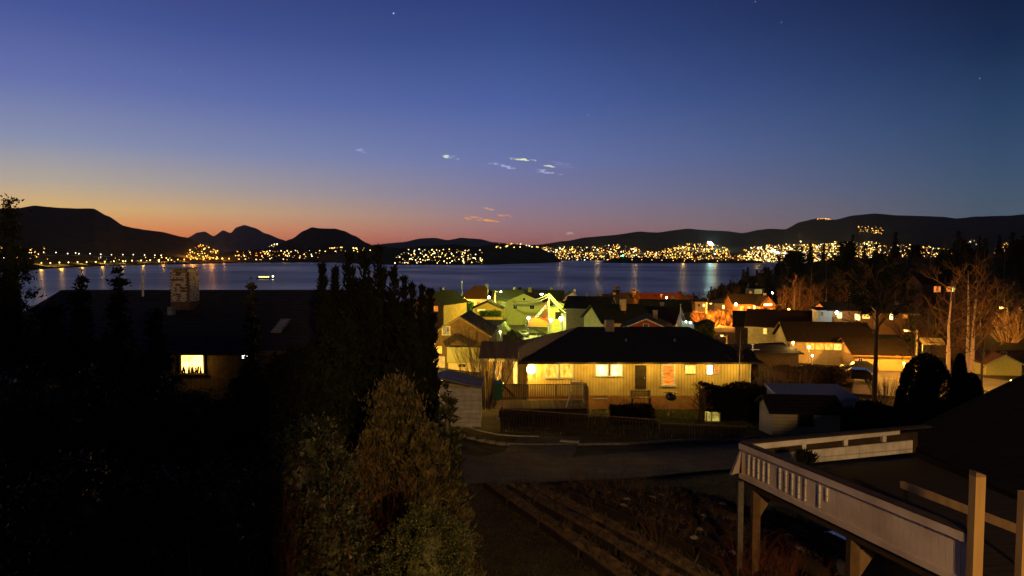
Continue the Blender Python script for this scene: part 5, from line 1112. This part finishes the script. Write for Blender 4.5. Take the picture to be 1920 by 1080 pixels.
# forest on the right: shared meshes
protoB = []
for s_ in range(4):
    g = bare_tree('bare_tree', 'bare grey brown tree in the wood on the right slope', 'tree', (0, 0, 0), 13, .16, 100 + s_, mat('grey_bark', (.2, .16, .11), (.1, .08, .055)), TWIG, n=4, first=.25, group='bare trees on the right slope'); protoB.append(g)
g = bush('spruce_tree', 'dark spruce in the wood on the right slope', 'tree', (0, 0, 0), 13, 2.4, 5000, .3, SPRUCE, cone, .25, 6, seed=95, droop=-.3, inner=.3, group='spruces on the right slope'); protoS = g
protoR = [bush('broadleaf_tree', 'dark round crowned tree in the wood on the right slope', 'tree', (0, 0, 0), 10, 4.2, 6000, .34, mat('dark_leaf', (.03, .028, .015), (.015, .015, .01), bump=0, spec=.1), rnd, .35, 5, seed=96, droop=0, inner=.5, group='round trees on the right slope'), False]
usedB = [False] * 4; usedS = False; rg = random.Random(21); nplaced = 0
def place(g, used, x_, y_, sc):
    v = Vector((x_, y_, ground(x_, y_) - .3)); rz = rg.uniform(0, 6.28)
    if not used: g.location = v; g.rotation_euler.z = rz; g.scale = (sc,) * 3
    else: dup(g, v, rz, sc)
zones = [(150, 1295, 1500, 225, 335, .6, .9, .3), (100, 1480, 1960, 190, 330, .7, 1.1, .4), (40, 1700, 1960, 95, 180, .6, .95, .15), (26, 1455, 1700, 160, 185, .7, 1.0, .1)]
for n_, p0, p1, d0, d1, s0, s1, sp_ in zones:
    for k in range(n_):
        D = rg.uniform(d0, d1); px = rg.uniform(p0, p1); x_ = px_x(px, D); sc = rg.uniform(s0, s1)
        if p0 == 1295: sc *= .55 + .45 * (px - 1295) / 200
        if p0 == 1700 and px < 1800: sc *= .7
        if rg.random() < .3 and p0 in (1295, 1480): place(protoR[0], protoR[1], x_, D, sc * .8); protoR[1] = True
        elif rg.random() < sp_: place(protoS, usedS, x_, D, sc * .95); usedS = True
        else: i_ = rg.randrange(4); place(protoB[i_], usedB[i_], x_, D, sc); usedB[i_] = True
# bank of bushes lit orange at the foot of the slope
for i_, (px, row, D) in enumerate([(1335, 612, 150), (1362, 610, 152), (1390, 612, 150), (1415, 610, 148), (1440, 612, 146), (1350, 600, 165), (1380, 598, 168), (1730, 640, 110), (1745, 632, 118), (1890, 640, 84), (1910, 632, 84), (1700, 632, 112)] + [(1312 + k * 13, 604 + (k % 3) * 3, 172 + (k * 7) % 11) for k in range(10)]):
    p = at(px, row, D); names = ['first', 'second', 'third', 'fourth', 'fifth', 'sixth', 'seventh']
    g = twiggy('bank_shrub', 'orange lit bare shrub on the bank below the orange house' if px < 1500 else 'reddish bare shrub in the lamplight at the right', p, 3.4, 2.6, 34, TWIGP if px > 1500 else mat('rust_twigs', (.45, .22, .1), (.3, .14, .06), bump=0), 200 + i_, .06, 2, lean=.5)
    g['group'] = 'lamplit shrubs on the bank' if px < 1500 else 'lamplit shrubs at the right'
bank = MB()
# ---------------------------------------------------------------- evening haze over the fjord
if HAZE:
    hm = bpy.data.materials.new('evening_haze'); hm.use_nodes = True; t = hm.node_tree; t.nodes.clear()
    pv = N(t, 'ShaderNodeVolumePrincipled'); pv.inputs['Color'].default_value = (.75, .85, 1, 1); pv.inputs['Density'].default_value = HAZE; pv.inputs['Anisotropy'].default_value = .3
    o_ = N(t, 'ShaderNodeOutputMaterial'); t.links.new(pv.outputs[0], o_.inputs['Volume'])
    hb = MB().box((0, 12000, 250), (44000, 40000, 640)).build('haze', hm, kind='stuff')
# ---------------------------------------------------------------- vegetable garden
for k in range(9):
    off = k * .78 + (0, .05, -.08, .25, .1, .3, .0, .2, .1)[k]; a = Vector((-.7 + off * 1.0, 23.6 - off * .12, 0)); b_ = Vector((2.9 + off * 1.15, 13.6 + off * .15, 0))
    g = thing('vegetable_bed', ['leftmost', 'second', 'third', 'fourth', 'middle', 'sixth', 'seventh', 'eighth', 'rightmost'][k] + ' long soil bed edged with boards, counted from the left', 'vegetable bed', (0, 0, 0), group='soil beds in the vegetable garden')
    n_ = 22; d = (b_ - a).normalized(); s_ = Vector((-d.y, d.x, 0)); vs, fs = [], []; rr = random.Random(300 + k)
    for i_ in range(n_ + 1):
        p = a.lerp(b_, i_ / n_); wv = rr.uniform(-.03, .03)
        for u_, hh in ((-.26, 0), (-.16, .17 + rr.uniform(0, .08)), (0, .24 + rr.uniform(-.03, .06)), (.16, .17 + rr.uniform(0, .08)), (.26, 0)):
            q = p + s_ * (u_ + wv); vs.append((q.x, q.y, ground(q.x, q.y) + hh))
    for i_ in range(n_):
        for j in range(4): aa = i_ * 5 + j; fs.append((aa, aa + 1, aa + 6, aa + 5))
    me = bpy.data.meshes.new('soil_ridge'); me.from_pydata(vs, [], fs); me.materials.append(SOIL if k > 2 else mat('pale_soil', (.24, .16, .08), (.1, .07, .04), scale=4, bump=.8, bscale=22, rough=.95, spec=.1)); link('soil_ridge', me, g)  # the leftmost beds have a paler soil colour
    for sgn in (-1,):
        for i_ in range(4):
            p, q = a.lerp(b_, i_ / 4 + .01) + s_ * .34 * sgn, a.lerp(b_, (i_ + 1) / 4 - .01) + s_ * .34 * sgn
            p.z = ground(p.x, p.y) + .12; q.z = ground(q.x, q.y) + .12 + rr.uniform(-.03, .03); MB().bar(p, q, .04, .2).build('edging_board', DARKW, g)
    sp_ = MB()
    for i_ in range(70):
        t = rr.random(); p = a.lerp(b_, t) + s_ * rr.uniform(-.2, .2); z_ = ground(p.x, p.y) + .2
        for q in range(3): sp_.tube([(p.x, p.y, z_), (p.x + rr.uniform(-.15, .15), p.y + rr.uniform(-.15, .15), z_ + rr.uniform(.08, .25))], [.012, .004], 3, cap=False)
    sp_.build('dry_stalks', mat('straw', (.13, .09, .05), (.06, .045, .025)), g, kind='stuff')
    if k >= 3:
        for i_ in range(3):
            t = rr.uniform(.1, .9); p = a.lerp(b_, t) + s_ * .1; MB().sphere((p.x, p.y, ground(p.x, p.y) + .22), rr.uniform(.08, .15), 7, 5, .6).build('stone', CONC, g)
# dead leaves and tufts over the lawn
tf = MB(); rg = random.Random(9)
pts_, nrs = [], []
for k in range(60000):
    x_, y_ = rg.uniform(-5, 6), rg.uniform(12.5, 26)
    if -.6 + (23.6 - y_) * .36 < x_ : 
        if rg.random() < .8: continue
    pts_.append((x_, y_, ground(x_, y_))); nrs.append((0, 0, 1))
for k in range(9000):
    x_, y_ = rg.uniform(8, 16), rg.uniform(31, 36.5); pts_.append((x_, y_, ground(x_, y_))); nrs.append((0, 0, 1))
o = link('grass_tufts', leaf_mesh('grass_tufts', pts_, nrs, .014, mat('winter_grass', (.1, .075, .03), (.045, .035, .015)), aspect=3.2, jitter=.55), kind='stuff'); o['label'] = 'short winter grass on the near lawn'; o['category'] = 'grass'
lp, ln_ = [], []
for k in range(5000):
    x_, y_ = rg.uniform(-5, 14), rg.uniform(24, 37); lp.append((x_, y_, ground(x_, y_) + .085)); ln_.append((rg.uniform(-1, 1), rg.uniform(-1, 1), .12))
o = link('fallen_leaves', leaf_mesh('fallen_leaves', lp, ln_, .04, mat('leaf_litter', (.2, .12, .05), (.07, .045, .02), scale=3), aspect=1.2, jitter=.1), kind='stuff'); o['label'] = 'dead leaves and grit scattered on the drive'; o['category'] = 'leaves'
kg = thing('kerb', 'low concrete kerb along the far side of the drive', 'kerb', (0, 0, 0)); kb = None
for k in range(44):
    x_ = -3.6 + k * .5; y_ = 30.0 + (x_ + 3.6) * .0 + (k * .5) * .12; z_ = ground(x_, y_ + 2.9)
    if kb is None: kb = MB().box((0, 0, 0), (.47, .14, .16)).mesh('kerb_stone', CONC)
    link('kerb_stone', kb, kg, loc=(x_, y_ + 3.3 + .2 * math.sin(k * .3), ground(x_, y_ + 3.3) + .04), rz=.12)
pts_ = []
for k in range(16000):
    x_, y_ = px_x(rg.uniform(1090, 1450), 46), rg.uniform(40.5, 49.5); pts_.append((x_, y_, ground(x_, y_)))
o = link('grass_tufts', leaf_mesh('grass_tufts', pts_, [(0, 0, 1)] * len(pts_), .035, mat('lawn_grass', (.14, .16, .04), (.08, .09, .025)), aspect=3, jitter=.5), kind='stuff'); o['label'] = 'lamplit lawn grass before the bungalow'; o['category'] = 'grass'
